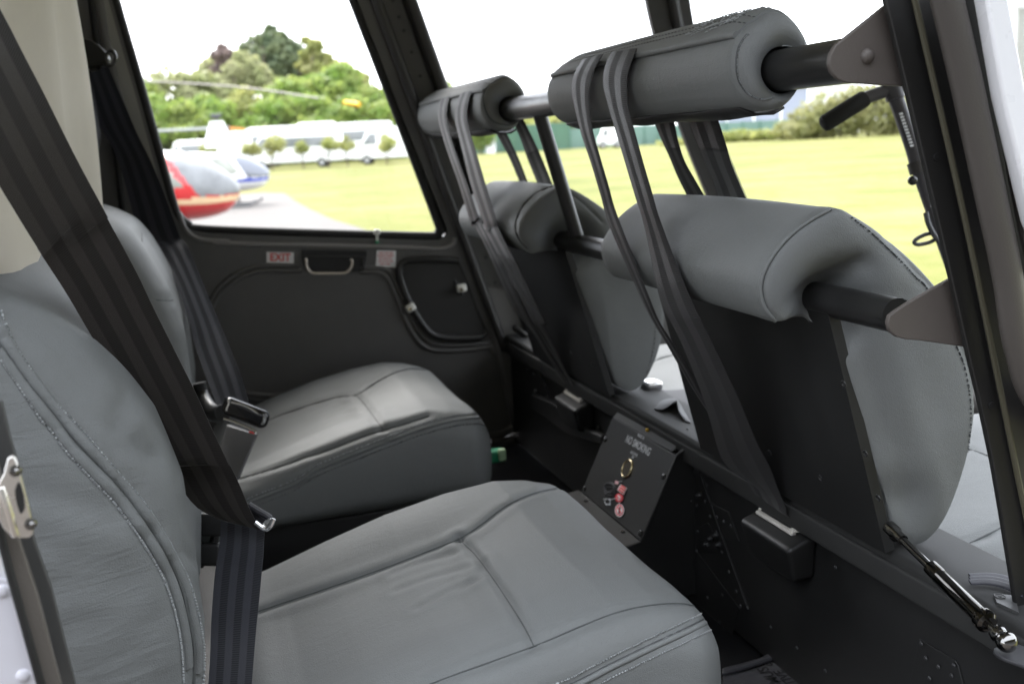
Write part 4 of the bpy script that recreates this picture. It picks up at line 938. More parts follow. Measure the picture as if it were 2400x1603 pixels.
g1L = zB((604, 612), (594, 660), (592, 720), (610, 800), (660, 960), (710, 1100), (760, 1260), (800, 1400))+zH((1572, 30), (1640, 150), (1720, 320), (1790, 480), (1850, 600))+zW((520, 20), (600, 120), (690, 260), (820, 480), (960, 700), (1090, 900), (1112, 912)); g1R = zB((668, 592), (652, 640), (645, 700), (652, 770), (690, 900), (740, 1040), (790, 1180), (840, 1330))+zH((1618, 0), (1690, 150), (1780, 330), (1850, 470), (1910, 590))+zW((575, 0), (660, 110), (760, 290), (900, 500), (1030, 690), (1150, 850), (1200, 930))
g2L = zB((730, 575), (702, 650), (696, 720), (708, 790), (740, 920), (790, 1120), (850, 1300), (890, 1420))+zH((1640, 60), (1720, 210), (1800, 370), (1880, 540), (1960, 690))+zW((660, 100), (760, 260), (860, 400), (950, 540), (1050, 700), (1140, 870)); g2R = zB((802, 558), (782, 610), (770, 680), (772, 750), (810, 880), (860, 1050), (910, 1220), (960, 1380))+zH((1730, 60), (1800, 200), (1880, 350), (1960, 520), (2040, 680))+zW((740, 0), (850, 200), (940, 380), (1000, 520), (1110, 740), (1210, 930))
h1L = zU((395, 380), (430, 460), (530, 640), (640, 850), (780, 1180)); h1R = zU((530, 380), (570, 460), (670, 660), (770, 880), (890, 1190)); h2L = zU((700, 400), (740, 490), (800, 640), (880, 870), (1010, 1190)); h2R = zU((790, 270), (825, 350), (930, 560), (1050, 820), (1205, 1200))
harness('dark grey harness webbing over the headrest pad against the far door post', [
    ('strap', ribbonX(g1L, g1R, [.416, .4065, .405, .407, .412, .420, .423, .430, .450, .485, .520, .550, .566])),
    ('strap', ribbonX(g2L, g2R, [.416, .4065, .405, .407, .412, .418, .421, .426, .445, .480, .515, .545, .563])),
    ('strap', ribbonX(h1L, h1R, [.482, .492, .50, .53, .56])), ('strap', ribbonX(h2L, h2R, [.482, .492, .50, .53, .56]))], (.43, 1.6, 1.5))

# belt reels on the bulkhead
def reel(y0, y1, label):
    t = thing('belt_reel_housing', label, 'belt reel', (.56, (y0+y1)/2, 1.11), 'belt reels on the bulkhead')
    yc = (y0+y1)/2; hy = (y1-y0)/2
    def df(V):
        V = V.copy(); t_ = (V[:, 2]+.025)/.05; x = V[:, 0]
        V[:, 0] += .010*(1-t_)*np.clip((.018-x)/.036, 0, 1); V[:, 2] += .35*(x-.018)*t_; V[:, 1] *= 1-.10*(1-t_); V[:, 2] -= .004*np.exp(-(V[:, 1]/(hy*.8))**2)*(1-t_)
        return V
    MB().rbox((.557, yc, 1.1135), (.018, hy, .025), .006, 4, (3, 6, 3), deform=df).build('housing', BLK2, t, sharp=50)
    bz = MB()
    ys0, ys1 = yc-hy*.62, yc+hy*.80
    V = lambda x, y, z: (x, y, z)
    z = lambda x: 1.1395+.35*(x-.575)
    for a, b in (((.556, ys0), (.560, ys1)), ): bz.rbox(((a[0]+b[0])/2, yc+hy*.09, z(.558)+.0012), (.0030, (ys1-ys0)/2, .0018), .0008, 2)
    bz.rbox((.566, ys0+.002, z(.566)+.0012), (.010, .0034, .0018), .0008, 2); bz.rbox((.5665, ys1-.0015, z(.566)+.0012), (.008, .0018, .0018), .0008, 2)
    bz.build('slot_bezel', plain('ivory slot bezel', (.62, .59, .54), .4), t)
    sl_ = MB(); sl_.rbox((.567, yc+hy*.09, z(.567)+.0006), (.007, (ys1-ys0)/2-.002, .001), .0005, 1); sl_.build('slot', RUB, t)
    return t
reel(.825, .922, 'black belt reel housing with ivory slot on the bulkhead nearest the gas strut')
reel(1.421, 1.520, 'black belt reel housing with ivory slot on the bulkhead beyond the NO SMOKING box')

# power outlet box
po_ = thing('power_outlet_box', 'black sloping metal box lettered NO SMOKING with a brass ringed power socket', 'power outlet', (.53, 1.19, 1.0))
yR, yL = 1.093, 1.293
TR_, TL_, BR_, BL_ = np.array([.550, yR, 1.148]), np.array([.550, yL, 1.147]), np.array([.498, yR, 1.041]), np.array([.497, yL, 1.041])
fx = MB(); fx.prism([TL_, TR_, BR_, BL_], (.012, 0, -.005)); FPO = fx.build('face_plate', plain('dark grey face plate', (.017, .017, .017), .48, grain=.35, gscale=1400, var=.1), po_, bevel=.0015)
bv = MB(); bv.prism([TL_, (.573, yL+.012, 1.160), (.573, yR+.016, 1.164), TR_+np.array([.002, .016, 0])], (.002, 0, -.004)); bv.build('bevel_plate', plain('dark grey bevel plate', (.020, .020, .020), .45, grain=.35, gscale=1400), po_, bevel=.001)
sd_ = MB(); sd_.prism([TR_+np.array([.0015, -.0012, 0]), (.576, yR-.0012, 1.166), (.576, yR-.0012, .955), (.470, yR-.0012, .955), (.470, yR-.0012, 1.036), BR_+np.array([.0015, -.0012, 0])], (0, .003, 0)); sd_.prism([TL_, (.576, yL, 1.158), (.576, yL, .955), (.470, yL, .955), (.470, yL, 1.036), BL_], (0, -.003, 0))
sd_.tube([(.5755, yR-.004, 1.162), TR_+np.array([0, -.002, 0]), BR_+np.array([0, -.002, 0])], .0022, 8)
sd_.prism([(.474, yR, 1.036), (.474, yL, 1.036), (.474, yL, .955), (.474, yR, .955)], (.003, 0, 0))
sd_.build('side_plate', BLK, po_, bevel=.001)
ft = MB(); ft.prism([BL_+np.array([0, .01, 0]), BR_, BR_+np.array([-.028, 0, -.004]), BL_+np.array([-.028, .01, -.004])], (0, 0, -.003)); ft.tube([BL_+np.array([-.028, .01, -.004]), BR_+np.array([-.028, 0, -.004])], .0026, 8); ft.build('foot_flange', BLK2, po_, bevel=.0008)
fn = unit(np.cross(TR_-TL_, BL_-TL_)); fn = fn if fn[0] < 0 else -fn
def onF(p, off=.0008): return atPl(p, TR_+fn*off, fn)
xd = unit(TR_-TL_); yd = unit(TL_-BL_)
SH = plain('dark screw heads', (.03, .03, .03), .25)
def scr(f):
    m = MB(); f(m); m.build('screw_head', SH, FPO)
for p in zP((430, 390), (218, 893), (1025, 772), (788, 1345)): scr(lambda sc: sc.lathe([(.0042, 0), (.004, .0018), (.002, .0026)], onF(p, 0), fn, 12))
for p in zP((230, 1018), (612, 1335)): scr(lambda sc: sc.lathe([(.0036, 0), (.0034, .0014), (.002, .002)], atZ(p, 1.040), (0, 0, 1), 12))
for p in zP((1175, 393), (1140, 490), (1265, 296), (665, 75), (917, 212)): scr(lambda sc: sc.dome(atPl(p, (TR_+np.array([.573, yR, 1.164]))/2+np.array([-.001, 0, .001]), unit(np.cross(TR_-TL_, np.array([.573, yR, 1.164])-TR_))), (-1, 0, .6), .0026))
lb_ = plain('console lettering', (.62, .63, .66), .6)
h1 = np.linalg.norm(onF(zP((655, 372))[0])-onF(zP((650, 412))[0]))
text('no_smoking_lettering', 'NO SMOKING', onF(zP((762, 452))[0]), onF(zP((865, 515))[0])-onF(zP((655, 390))[0]), yd, .0148, lb_, FPO, 1.05, .78, .00035)
text('music_in_lettering', 'MUSIC IN', onF(zP((793, 362))[0], .0012), xd, yd, .0058, lb_, FPO, 1.0, .8, .0001)
text('power_lettering', 'AUX PWR', onF(zP((722, 538))[0]), xd, yd, .0060, lb_, FPO, 1.0, .8, .0001)
text('voltage_lettering', '28V', onF(zP((710, 572))[0]), xd, yd, .0055, lb_, FPO, 1.0, .8, .0001)
so_ = MB(); oc = onF(zP((655, 688))[0], 0); so_.lathe([(.0136, -.001), (.0138, .0008), (.0132, .0018), (.0118, .0022), (.0110, .0016), (.0109, .0004)], oc, fn, 32); SRO = so_.build('socket_ring', BRASS, po_, sharp=60)
si_ = MB(); si_.lathe([(.0109, .0005), (.0109, .0007)], oc, fn, 24); si_.build('socket_bore', plain('dark brass bore', (.030, .022, .010), .5), SRO)
bp_ = MB(); bp_.lathe([(.0024, 0), (.0024, .0016), (.0014, .003)], atPl(zP((860, 298))[0], TR_+np.array([.011, 0, .008]), unit(np.cross(TR_-TL_, np.array([.573, yR, 1.164])-TR_))), (-.6, 0, .8), 12); bp_.build('brass_jack', plain('gold jack', (.75, .48, .08), .3, metal=.8), FPO)
# decals below the socket
def decal(name, pts, mat, off): mb = MB(); mb.prism([onF(p, off) for p in pts], -fn*.0004); return mb.build(name, mat, FPO)
def circ(c, rx, ry, n=24, tilt=.25): return [(c[0]+rx*cos(a)+tilt*0*sin(a), c[1]+ry*sin(a)) for a in np.linspace(0, 2*pi, n+1)[:-1]]
decal('warning_decal', zP((585, 848), (650, 885), (615, 955), (550, 905)), plain('white decal', (.75, .70, .72), .4), .0010)
wl = MB()
for k, (a, b) in enumerate((((590, 860), (635, 888)), ((578, 880), (628, 912)), ((566, 900), (616, 935)))): wl.tube([onF(p, .0016) for p in zP(a, b)], .0010, 6)
wl.build('decal_lettering', RED, FPO)
decal('small_decal', zP((535, 808), (565, 822), (560, 850), (525, 840)), plain('pink decal', (.75, .45, .47), .4), .0010)
def ringdecal(nm, c, rx, ry, m1, m2, sy):
    decal(nm, zP(*circ(c, rx, ry)), m1, .0010); decal(nm+'_field', zP(*circ(c, rx*.72, ry*.72)), m2, .0016)
RDEC = plain('red decal', (.70, .05, .07), .4); WDEC = plain('white decal field', (.78, .76, .78), .4)
ringdecal('no_drink_decal', (569, 985), 40, 46, RDEC, plain('pink red field', (.72, .22, .24), .4), 0)
decal('no_smoking_rim', zP(*circ((574, 1113), 46, 66)), WDEC, .0009); ringdecal('prohibition_decal', (574, 1112), 40, 58, RDEC, WDEC, 0)
sy = MB(); sy.tube([onF(p, .0020) for p in zP((560, 1085), (588, 1140))], .0010, 6); sy.build('prohibition_bar', RDEC, FPO)
sy = MB(); sy.tube([onF(p, .0021) for p in zP((580, 1080), (572, 1112), (568, 1145))], .0010, 6); sy.tube([onF(p, .0020) for p in zP((560, 960), (580, 985), (566, 1010))], .0011, 6, 1); sy.build('decal_figure', [BTXT, WDEC], FPO)
kd = MB()
for rx, ry in ((58, 55), (46, 46)): kd.tube([onF(p, .0016) for p in zP(*circ((475, 885), rx, ry))], .0009, 6, closed=True)
kd.tube([onF(p, .0016) for p in zP((418, 920), (440, 955), (500, 965), (530, 940))], .0011, 6); kd.tube([onF(p, .0016) for p in zP((420, 885), (470, 870), (525, 890))], .0006, 6); kd.build('headset_decal', plain('grey line decal', (.05, .05, .055), .4), FPO)
kd = MB(); kd.tube([onF(p, .0016) for p in zP(*circ((452, 1025), 27, 27))], .0006, 6, closed=True)
for a, b in (((480, 1005), (545, 988)), ((412, 1000), (430, 1012)), ((440, 1055), (480, 1058)), ((470, 995), (485, 1010)), ((440, 990), (425, 1005)), ((480, 1040), (478, 1060)), ((435, 1045), (440, 1062)), ((572, 1030), (572, 1050)), ((565, 822), (600, 815))): kd.tube([onF(p, .0016) for p in zP(a, b)], .0006, 6)
kd.build('outline_decal', plain('white line decal', (.5, .52, .56), .5), FPO)

# gas strut at the lower right
gs = thing('gas_strut', 'polished dark chrome gas strut with ball end beside the near door post', 'gas strut', tuple(atX((2088, 1242), .56)))
gp_ = [(2090, 1240), (2117, 1266), (2177, 1327), (2313, 1453), (2338, 1480), (2359, 1503)]
S0, S1 = atX(gp_[0], .552), atX(gp_[5], .530)
def onS(t): return S0+(S1-S0)*t
ax = unit(S1-S0); Ls = np.linalg.norm(S1-S0)
tt = [None]*6
for i, p in enumerate(gp_):
    ts = np.linspace(-.1, 1.1, 241); 
    def pj(v): w = v-CAM; return np.array([CX+FPX*(w@Rv)/(w@Fv), CY-FPX*(w@Uv)/(w@Fv)])
    tt[i] = min(ts, key=lambda t: np.linalg.norm(pj(onS(t))-np.array(p)))
g = MB(); g.lathe([(.0035, tt[1]*Ls-.003), (.0035, tt[2]*Ls+.002)], S0, ax, 16); g.build('piston_rod', DCHR, gs); g = MB(); g.lathe([(.0030, tt[3]*Ls), (.0030, tt[5]*Ls)], S0, ax, 14); g.build('ball_shank', DCHR, gs)
g = MB(); g.lathe([(.0045, -.006), (.0062, -.004), (.0062, .006), (.0048, .009), (.0048, tt[1]*Ls)], S0, ax, 18); g.dome(S0+np.array([.004, 0, -.006]), (0, 0, -1), .006, 0, 1); g.build('rod_end', DCHR, gs)
g = MB(); g.lathe([(.0040, tt[2]*Ls), (.0064, tt[2]*Ls+.002), (.0066, tt[2]*Ls+.014), (.0062, tt[2]*Ls+.0148), (.0062, tt[2]*Ls+.0156), (.0066, tt[2]*Ls+.0164), (.0066, tt[3]*Ls-.006), (.0084, tt[3]*Ls-.005), (.0088, tt[3]*Ls-.001), (.0084, tt[3]*Ls+.002), (.0060, tt[3]*Ls+.004)], S0, ax, 24); g.build('cylinder', plain('dark polished cylinder', (.085, .08, .075), .10, metal=1), gs)
g = MB(); g.lathe([(.0005, -.0078)]+[(.0078*sin(a), -.0078*cos(a)) for a in np.linspace(.2, pi-.2, 12)]+[(.0005, .0078)], S1, (0, 0, 1), 20); g.lathe([(.0062, -.006), (.0068, -.002), (.005, .002)], S1-ax*.006, ax, 16); g.build('ball_end', DCHR, gs)
g = MB(); q = [atZ(p, S1[2]-.009) for p in zK((2165, 1090), (2290, 1060), (2480, 1150), (2480, 1260), (2330, 1190), (2200, 1140))]; g.prism(spline(q, 3, True), (0, 0, -.003)); g.build('mounting_plate', plain('grey mounting plate', (.030, .030, .033), .45), gs, bevel=.0008)

# cyclic grip of the front seats
cy_ = thing('cyclic_stick', 'grey cyclic stick with black T bar grip seen past the near door post', 'control stick', tuple(atD(zM((900, 1250))[0], 1.33)))
Q3 = lambda d, *p: [atD(q, d) for q in zM(*p)]
g = MB(); g.tube(spline(Q3(1.31, (585, 150), (640, 300), (700, 480), (728, 580), (790, 760), (870, 990), (980, 1300), (1100, 1700)), 6), [.0100]*19+[.0098]*24, 18); g.tube(Q3(1.31, (400, 205), (585, 140), (720, 95)), .0085, 16); g.lathe([(.0125, -.012), (.0125, .012)], Q3(1.31, (588, 152))[0], (Uv+Rv*-.3), 16); g.build('stick_tube', plain('grey stick paint', (.075, .072, .078), .42, grain=.3), cy_, sharp=50)
g = MB(); a_, b_ = Q3(1.31, (185, 348), (430, 195)); g.tube([a_+(b_-a_)*t for t in (0, .03, .08, .95, 1)], [.006, .0098, .0114, .0114, .0105], 18); g.build('grip', plain('black foam grip', (.010, .010, .009), .8, grain=.8, gscale=600), cy_)
g = MB(); a_, b_ = Q3(1.31, (715, 555), (733, 615)); g.tube([a_, b_], .0118, 18); g.build('collar', plain('dark collar', (.05, .045, .042), .5), cy_)
g = MB(); o_ = Q3(1.295, (697, 660))[0]; g.lathe([(.0062*sin(a)+.0002, -.0062*cos(a)) for a in np.linspace(.05, pi-.05, 12)], o_, -Fv, 18); g.build('knob', plain('black knob', (.02, .02, .02), .2), cy_)
g = MB(); g.tube(spline(Q3(1.30, (825, 955), (770, 965), (720, 990), (706, 1010), (730, 1022), (790, 1010), (830, 990)), 6), .0027, 10); g.tube(spline(Q3(1.295, (772, 840), (785, 900), (820, 970), (880, 1035), (960, 1090)), 6), .0035, 10); g.tube(Q3(1.295, (805, 798), (818, 800)), .0035, 10); g.build('cable_loop', plain('grey cable', (.06, .06, .062), .4), cy_)
g = MB()
for t in np.linspace(0, 1, 11):
    a_ = (632+(693-632)*t, 285+(465-285)*t); g.prism([atD(p, 1.2995) for p in zM((a_[0]-11, a_[1]-6), (a_[0]+9, a_[1]-10), (a_[0]+12, a_[1]+2), (a_[0]-8, a_[1]+6))], unit(Fv)*.0005)
g.build('stick_lettering', WTXT, cy_)

# floor cover, green clip, loose front belts
fc = thing('floor_cover', 'grey plastic floor cover with faint black lettering at the bottom edge', 'floor cover', tuple(atZ((1800, 1590), .945)))
g = MB(); g.prism([atZ(p, .952) for p in zX((300, 1420), (900, 1275), (1500, 1040), (2300, 1600), (1900, 2300), (300, 2300))], (0, 0, -.004)); g.prism([atZ(p, .956) for p in zX((300, 1290), (600, 1215), (900, 1130), (1390, 890), (1480, 1010), (1000, 1170), (640, 1290), (300, 1380))], (0, 0, -.005)); g.build('cover_sheet', COVER, fc, bevel=.002)
def ftext(s, a, b, size):
    A_, B_ = atZ(zX(a)[0], .9526), atZ(zX(b)[0], .9526); x = unit(B_-A_); up = np.cross(np.array([0, 0, 1.0]), x); text('cover_lettering', s, (A_+B_)/2, x, up, np.linalg.norm(B_-A_)*size, BTXT, fc, 1.0, 1.0, .0004)
ftext('MUS', (1180, 1530), (975, 1310), .62); ftext('TIVE', (1460, 1570), (1215, 1335), .52); ftext('CO', (1120, 1245), (960, 1195), .75)
gc = thing('green_clip', 'small green plastic clip lying on the floor between the rear seats', 'clip', tuple(atD((1160, 1064), 1.62)))
g = MB(); g.rbox(atD(zH((1715, 1485))[0], 1.62), (.018, .012, .010), .005, 3); g.build('clip_body', GRN, gc)
g = MB(); g.rbox(atD(zH((1768, 1478))[0], 1.61), (.006, .006, .010), .003, 3); g.build('clip_tab', PGRN, gc)
def zL(*p): return Z((1250, 850), 3.485, *p)
lb = thing('lap_belt', 'dark grey lap belt with chrome buckle lying loose on the far front seat', 'seat belt', tuple(atZ(zL((1100, 330))[0], 1.16)))
zz = 1.168
strap_rows(spline([atZ(p, zz) for p in zL((780, 235), (960, 225), (1140, 225), (1290, 215), (1420, 240))], 8), spline([atZ(p, zz) for p in zL((900, 300), (1020, 330), (1160, 345), (1280, 400), (1440, 425))], 8)).build('strap', plain('slate webbing', (.020, .019, .024), .6, grain=.5), lb)
A_ = [atZ(p, zz+.004) for p in zL((985, 375), (1050, 310), (1150, 290), (1195, 330), (1240, 410), (1285, 490))]; B_ = [atZ(p, zz+.004)+np.array([0, 0, h]) for p, h in zip(zL((1010, 385), (1070, 400), (1160, 385), (1175, 400), (1190, 440), (1240, 480)), (0, .004, .012, .014, .008, 0))]
strap_rows(spline(A_, 8), spline(B_, 8)).build('strap', plain('slate webbing loop', (.018, .017, .021), .55, grain=.5), lb)
g = MB(); g.rbox(atZ(zL((965, 180))[0], 1.175), (.013, .016, .007), .005, 3); g.build('buckle', CHR, lb)
lb2 = thing('lap_belt', 'grey lap belt folded on the near front seat behind the door post', 'seat belt', tuple(atZ(zN((560, 1290))[0], 1.165)))
for k in range(3): strap_rows(spline([atZ((x, y), 1.172+.004*k) for x, y in zN((430, 1262+14*k), (520, 1258+14*k), (600, 1270+16*k), (680, 1300+18*k))], 8), spline([atZ((x, y), 1.171+.004*k) for x, y in zN((445, 1285+14*k), (520, 1285+14*k), (600, 1300+16*k), (680, 1335+18*k))], 8)).build('strap', plain('lilac grey webbing', (.028, .028, .038), .6, grain=.5), lb2)
# ================================================================== AIRFIELD OUTSIDE
def gpos(x, D_): 
    p = atD((x, 340), D_); return np.array([p[0], p[1], GZ])
def ppm(D_): return D_/FPX                   # metres per photo pixel at that distance
def facing(x):                               # unit vectors across / away at a picture column
    d = ray((x, 340)); d = np.array([d[0], d[1], 0]); a = unit(d); return np.array([a[1], -a[0], 0]), a
# ground sheet
gm, nt, b, L = nodes('airfield grass')
tc = N(nt, 'ShaderNodeTexCoord'); n1 = N(nt, 'ShaderNodeTexNoise', Scale=.16, Detail=6.0, Roughness=.65); n2 = N(nt, 'ShaderNodeTexNoise', Scale=2.5, Detail=5.0, Roughness=.7)
mpg = N(nt, 'ShaderNodeMapping'); mpg.inputs['Scale'].default_value = (1, 1.6, 1); L(tc.outputs['Object'], mpg.inputs['Vector']); L(mpg.outputs[0], n1.inputs['Vector']); L(tc.outputs['Object'], n2.inputs['Vector'])
ad = N(nt, 'ShaderNodeMath', operation='ADD'); ml = N(nt, 'ShaderNodeMath', operation='MULTIPLY'); ml.inputs[1].default_value = .5; L(n2.outputs['Fac'], ml.inputs[0]); L(n1.outputs['Fac'], ad.inputs[0]); L(ml.outputs[0], ad.inputs[1])
cr = N(nt, 'ShaderNodeValToRGB'); L(ad.outputs[0], cr.inputs['Fac']); e = cr.color_ramp.elements
e[0].position = .52; e[0].color = (.080, .092, .021, 1); e[1].position = .98; e[1].color = (.205, .182, .074, 1)
k = e.new(.72); k.color = (.124, .130, .034, 1)
L(cr.outputs['Color'], b.inputs['Base Color']); b.inputs['Roughness'].default_value = .9; b.inputs['Specular IOR Level'].default_value = .1
bp = N(nt, 'ShaderNodeBump', Strength=.6, Distance=.08); L(n2.outputs['Fac'], bp.inputs['Height']); L(bp.outputs['Normal'], b.inputs['Normal'])
g = MB(); xs = np.linspace(-300, 400, 36); ys = np.linspace(-60, 400, 24)
g.add([(x, y, GZ) for y in ys for x in xs], [(j*36+i, j*36+i+1, (j+1)*36+i+1, (j+1)*36+i) for j in range(23) for i in range(35)]); o = structure(g.build('ground', gm))
pm_ = plain('pale taxiway concrete', (.075, .066, .059), .85, grain=.6, gscale=14, var=.08, vscale=.7)
g = MB(); edge = [atZ(p, GZ+.006) for p in [(380, 445), (470, 455), (560, 456), (620, 452), (666, 453), (690, 470), (723, 489), (783, 516), (838, 532), (905, 556), (1000, 600)]]
far_c = [np.array([-40, 24, GZ+.006])]
g.add([tuple(p) for p in edge]+[(2.6, 5.0, GZ+.006), (2.6, -6, GZ+.006), (-60, -6, GZ+.006), (-60, 20, GZ+.006)], [tuple(range(len(edge)+4))]); structure(g.build('path', pm_))

# ---------- parked helicopters
def hull(secs, n=28):
    """secs: (x, zc, half height, half width) along the nose axis"""
    V = []; 
    for x, zc, hz, hy in secs:
        for k in range(n): a = 2*pi*k/n; V.append((x, hy*cos(a), zc+hz*sin(a)))
    F = [(i*n+k, i*n+(k+1) % n, (i+1)*n+(k+1) % n, (i+1)*n+k) for i in range(len(secs)-1) for k in range(n)]
    F += [tuple(range(n-1, -1, -1)), tuple((len(secs)-1)*n+k for k in range(n))]
    return np.array(V), F
def to_world(V, o, ax): a = unit(ax); l = np.array([-a[1], a[0], 0]); V = np.array(V); return np.array(o)+V[:, :1]*a+V[:, 1:2]*l+V[:, 2:]*np.array([0, 0, 1.0])
def helicopter(name_label, nose_px, D_, paint, stripe, glass_c, s, yaw, detail, mx_=-1.75):
    r, a = facing(nose_px[0]); ax = r*cos(yaw)+a*sin(yaw); nose = atD(nose_px, D_); o = np.array([nose[0], nose[1], GZ])-unit(ax)*0.0
    t = thing('parked_helicopter', name_label, 'helicopter', tuple(o), 'parked helicopters')
    W = lambda V: to_world(np.array(V)*s, o, ax)
    zb = .50
    tb = [(0, .82, .78), (-.02, .91, .72), (-.06, .975, .66), (-.13, 1.05, .57), (-.22, 1.116, .50), (-.34, 1.21, .46), (-.466, 1.29, .43), (-.63, 1.365, .41), (-.8, 1.42, .40), (-1.2, 1.46, .39), (-1.9, 1.50, .38), (-2.6, 1.50, .42), (-3.2, 1.42, .66), (-3.7, 1.34, .98), (-5.2, 1.32, 1.10), (-7.4, 1.36, 1.24)]
    hw = [.02, .10, .18, .27, .35, .42, .48, .53, .57, .60, .60, .50, .32, .16, .09, .06]
    pr = np.array([(x, (a+b)/2, (a-b)/2, w_) for (x, a, b), w_ in zip(tb, hw)]); ii = np.linspace(0, len(pr)-1, 110); sx = np.stack([np.interp(ii, range(len(pr)), pr[:, k]) for k in range(4)], 1)
    V, F = hull(sx, 72); mi = []
    for f in F:
        x, y, z = V[list(f)].mean(0); mt = 0; pe = -(.52+.68*(z-.765))
        if len(f) == 4 and x > -2.4:
            if .66 < z < .745: mt = 1
            if z > .765:
                if x > pe: mt = 2
                elif x < pe-.10 and x > -1.55 and .89 < z < 1.34: mt = 4
                if z > 1.40: mt = 3
        mi.append(mt)
    m = MB(); m.add(W(V), F); m.m = mi; m.build('fuselage', [paint, stripe, glass_c, WHT, DGL], t, sharp=60)
    m = MB()
    for side in (-1, 1):
        m.tube(W(spline([(-.35, side*.75, .16), (-.5, side*.75, .06), (-.8, side*.75, .04), (-2.6, side*.75, .04)], 5)), .035*s, 8)
        for x in (-1.0, -2.2): m.tube(W([(x, side*.25, .62), (x, side*.74, .05)]), .03*s, 8)
    m.build('landing_skid', plain('skid grey', (.12, .12, .12), .5), t)
    m = MB(); Vm, Fm = hull([(0, 0, .34, .16), (.28, 0, .30, .14), (.7, 0, .16, .09)], 16)
    Vm = np.stack([Vm[:, 2]*1.1+mx_, Vm[:, 1], Vm[:, 0]+1.6], 1); m.add(W(Vm), Fm); m.build('mast_fairing', paint if detail == 'blue' else WHT, t)
    m = MB(); m.tube(W([(mx_, 0, 2.1), (mx_, 0, 2.45)]), .03*s, 8); m.rbox(W([(mx_, 0, 2.44)])[0], (.14*s, .10*s, .05*s), .02*s, 2); m.build('rotor_hub', plain('hub grey', (.06, .06, .07), .5), t)
    return t, W
DGL = plain('pale door glass', (.27, .28, .24), .25, spec=.4, var=.3, vscale=2.5); RP = plain('red helicopter paint', (.50, .020, .022), .28, coat=.5); CRS = plain('cream stripe', (.70, .50, .30), .4); BUB = plain('bubble canopy', (.19, .195, .20), .3, spec=.3, var=.25, vscale=3)
rt, RW = helicopter('red parked helicopter with cream stripe and grey bubble canopy on the taxiway', (563, 445), 15.0, RP, CRS, BUB, 1.0, -.12, 'red')
# its drooping blade with a yellow tip
ba, bt = atD((250, 186), 12.6), atD((842, 246), 11.4); mid = atD((560, 205), 12.0)
pb = spline([ba, mid, bt], 12); nb_ = 20
m = MB(); m.tube(pb[:nb_+1], [.028]*(nb_+1), 8, flat=(np.array([0, 0, 1.0]), .35)); m.build('rotor_blade', plain('grey blade', (.13, .115, .095), .6), rt)
m = MB(); m.tube([atD((808, 241), 11.45), atD((842, 246), 11.4)], .055, 8, flat=(np.array([0, 0, 1.0]), .5)); m.build('blade_tip', plain('yellow tip', (.75, .42, .01), .5), rt)
BPT = plain('white helicopter paint', (.80, .80, .80), .3, coat=.3); BLU = plain('blue stripe paint', (.06, .09, .45), .4); BG = plain('dark canopy', (.12, .13, .16), .08, spec=.9)
bt_, BWf = helicopter('white parked helicopter with blue trim and tall white mast behind the red one', (632, 402), 26.0, BPT, BLU, BG, .95, -.12, 'blue', -1.28)
a_, b_ = atD((505, 320), 27.2), atD((505, 362), 27.2)
m = MB(); m.prism([atD(p, 27.3) for p in zR((690, 400), (930, 395), (890, 480), (870, 600), (690, 600), (700, 500))], unit(Fv)*.35); m.build('mast_pylon', BPT, bt_, bevel=.05)
m = MB(); m.tube([atD(p, 27.2) for p in zR((150, 395), (700, 368), (760, 366))], .045, 6); m.tube([atD(p, 27.2) for p in zR((800, 370), (930, 384))], .04, 6, 1); m.rbox(atD(zR((757, 375))[0], 27.2), (.12, .1, .07), .03, 2, mi=2); m.build('rotor_blade', [plain('pale blade', (.30, .31, .30), .5), plain('orange blade root', (.60, .26, .05), .5), plain('hub dark', (.10, .10, .11), .5)], bt_)
m = MB(); m.tube([atD(p, 26.0) for p in zR((700, 655), (830, 665), (840, 700))], .06, 6); m.build('blue_trim', BLU, bt_)

# ---------- parked vehicles beyond the grass
DV = 74.0
TYR = plain('tyre black', (.02, .02, .02), .8); RIM = plain('wheel rim', (.4, .4, .4), .4); VGL = plain('vehicle glass', (.16, .17, .18), .1, spec=.8); VW = plain('white vehicle paint', (.78, .78, .78), .35, coat=.2)
def wheels(t, o, ax, xs, r, w, s=1):
    l = np.array([-ax[1], ax[0], 0])
    for x in xs:
        for sd in (-1, 1):
            m = MB(); m.lathe([(r*.6, -.12), (r, -.1), (r, .1), (r*.6, .12)], o+ax*x+l*sd*w+np.array([0, 0, r]), l, 18); wo = m.build('wheel', TYR, t); m = MB(); m.lathe([(r*.55, -.02), (r*.5, .02)], o+ax*x+l*sd*(w+.11)+np.array([0, 0, r]), l*sd, 14); m.build('rim', RIM, wo)
def vehicle(nm, label, cat, x0, x1, D_, H_, prof, win, group, extra=None):
    """x0..x1 picture columns of its side, prof: side outline in 0..1 x metres-height fractions, win: window outlines"""
    A, B = gpos(x0, D_), gpos(x1, D_); ax = unit(B-A); Ln = np.linalg.norm(B-A); l = np.array([-ax[1], ax[0], 0]); w = 1.05 if H_ < 3 else 1.25
    t = thing(nm, label, cat, tuple((A+B)/2), group)
    P3 = lambda x, z, d: A+ax*(x*Ln)+l*d+np.array([0, 0, z*H_])
    m = MB(); m.prism([P3(x, z, 0) for x, z in prof], l*2*w); m.build('body', VW, t, bevel=.08)
    for q in win:
        for d_ in (-.02, 2*w-.01): m = MB(); m.prism([P3(x, z, d_) for x, z in q], l*.03); m.build('side_window', VGL, t)
    wheels(t, A+l*w, ax, [Ln*.17, Ln*.80], .36 if H_ < 3 else .5, w-.1)
    if extra: extra(t, P3, l, w)
    return t
van_prof = lambda: [(0, .16), (0, .80), (.03, .95), (.10, 1.0), (.72, 1.0), (.80, .96), (.88, .62), (.97, .52), (1.0, .40), (1.0, .16)]
van_rev = [(1-x, z) for x, z in van_prof()]
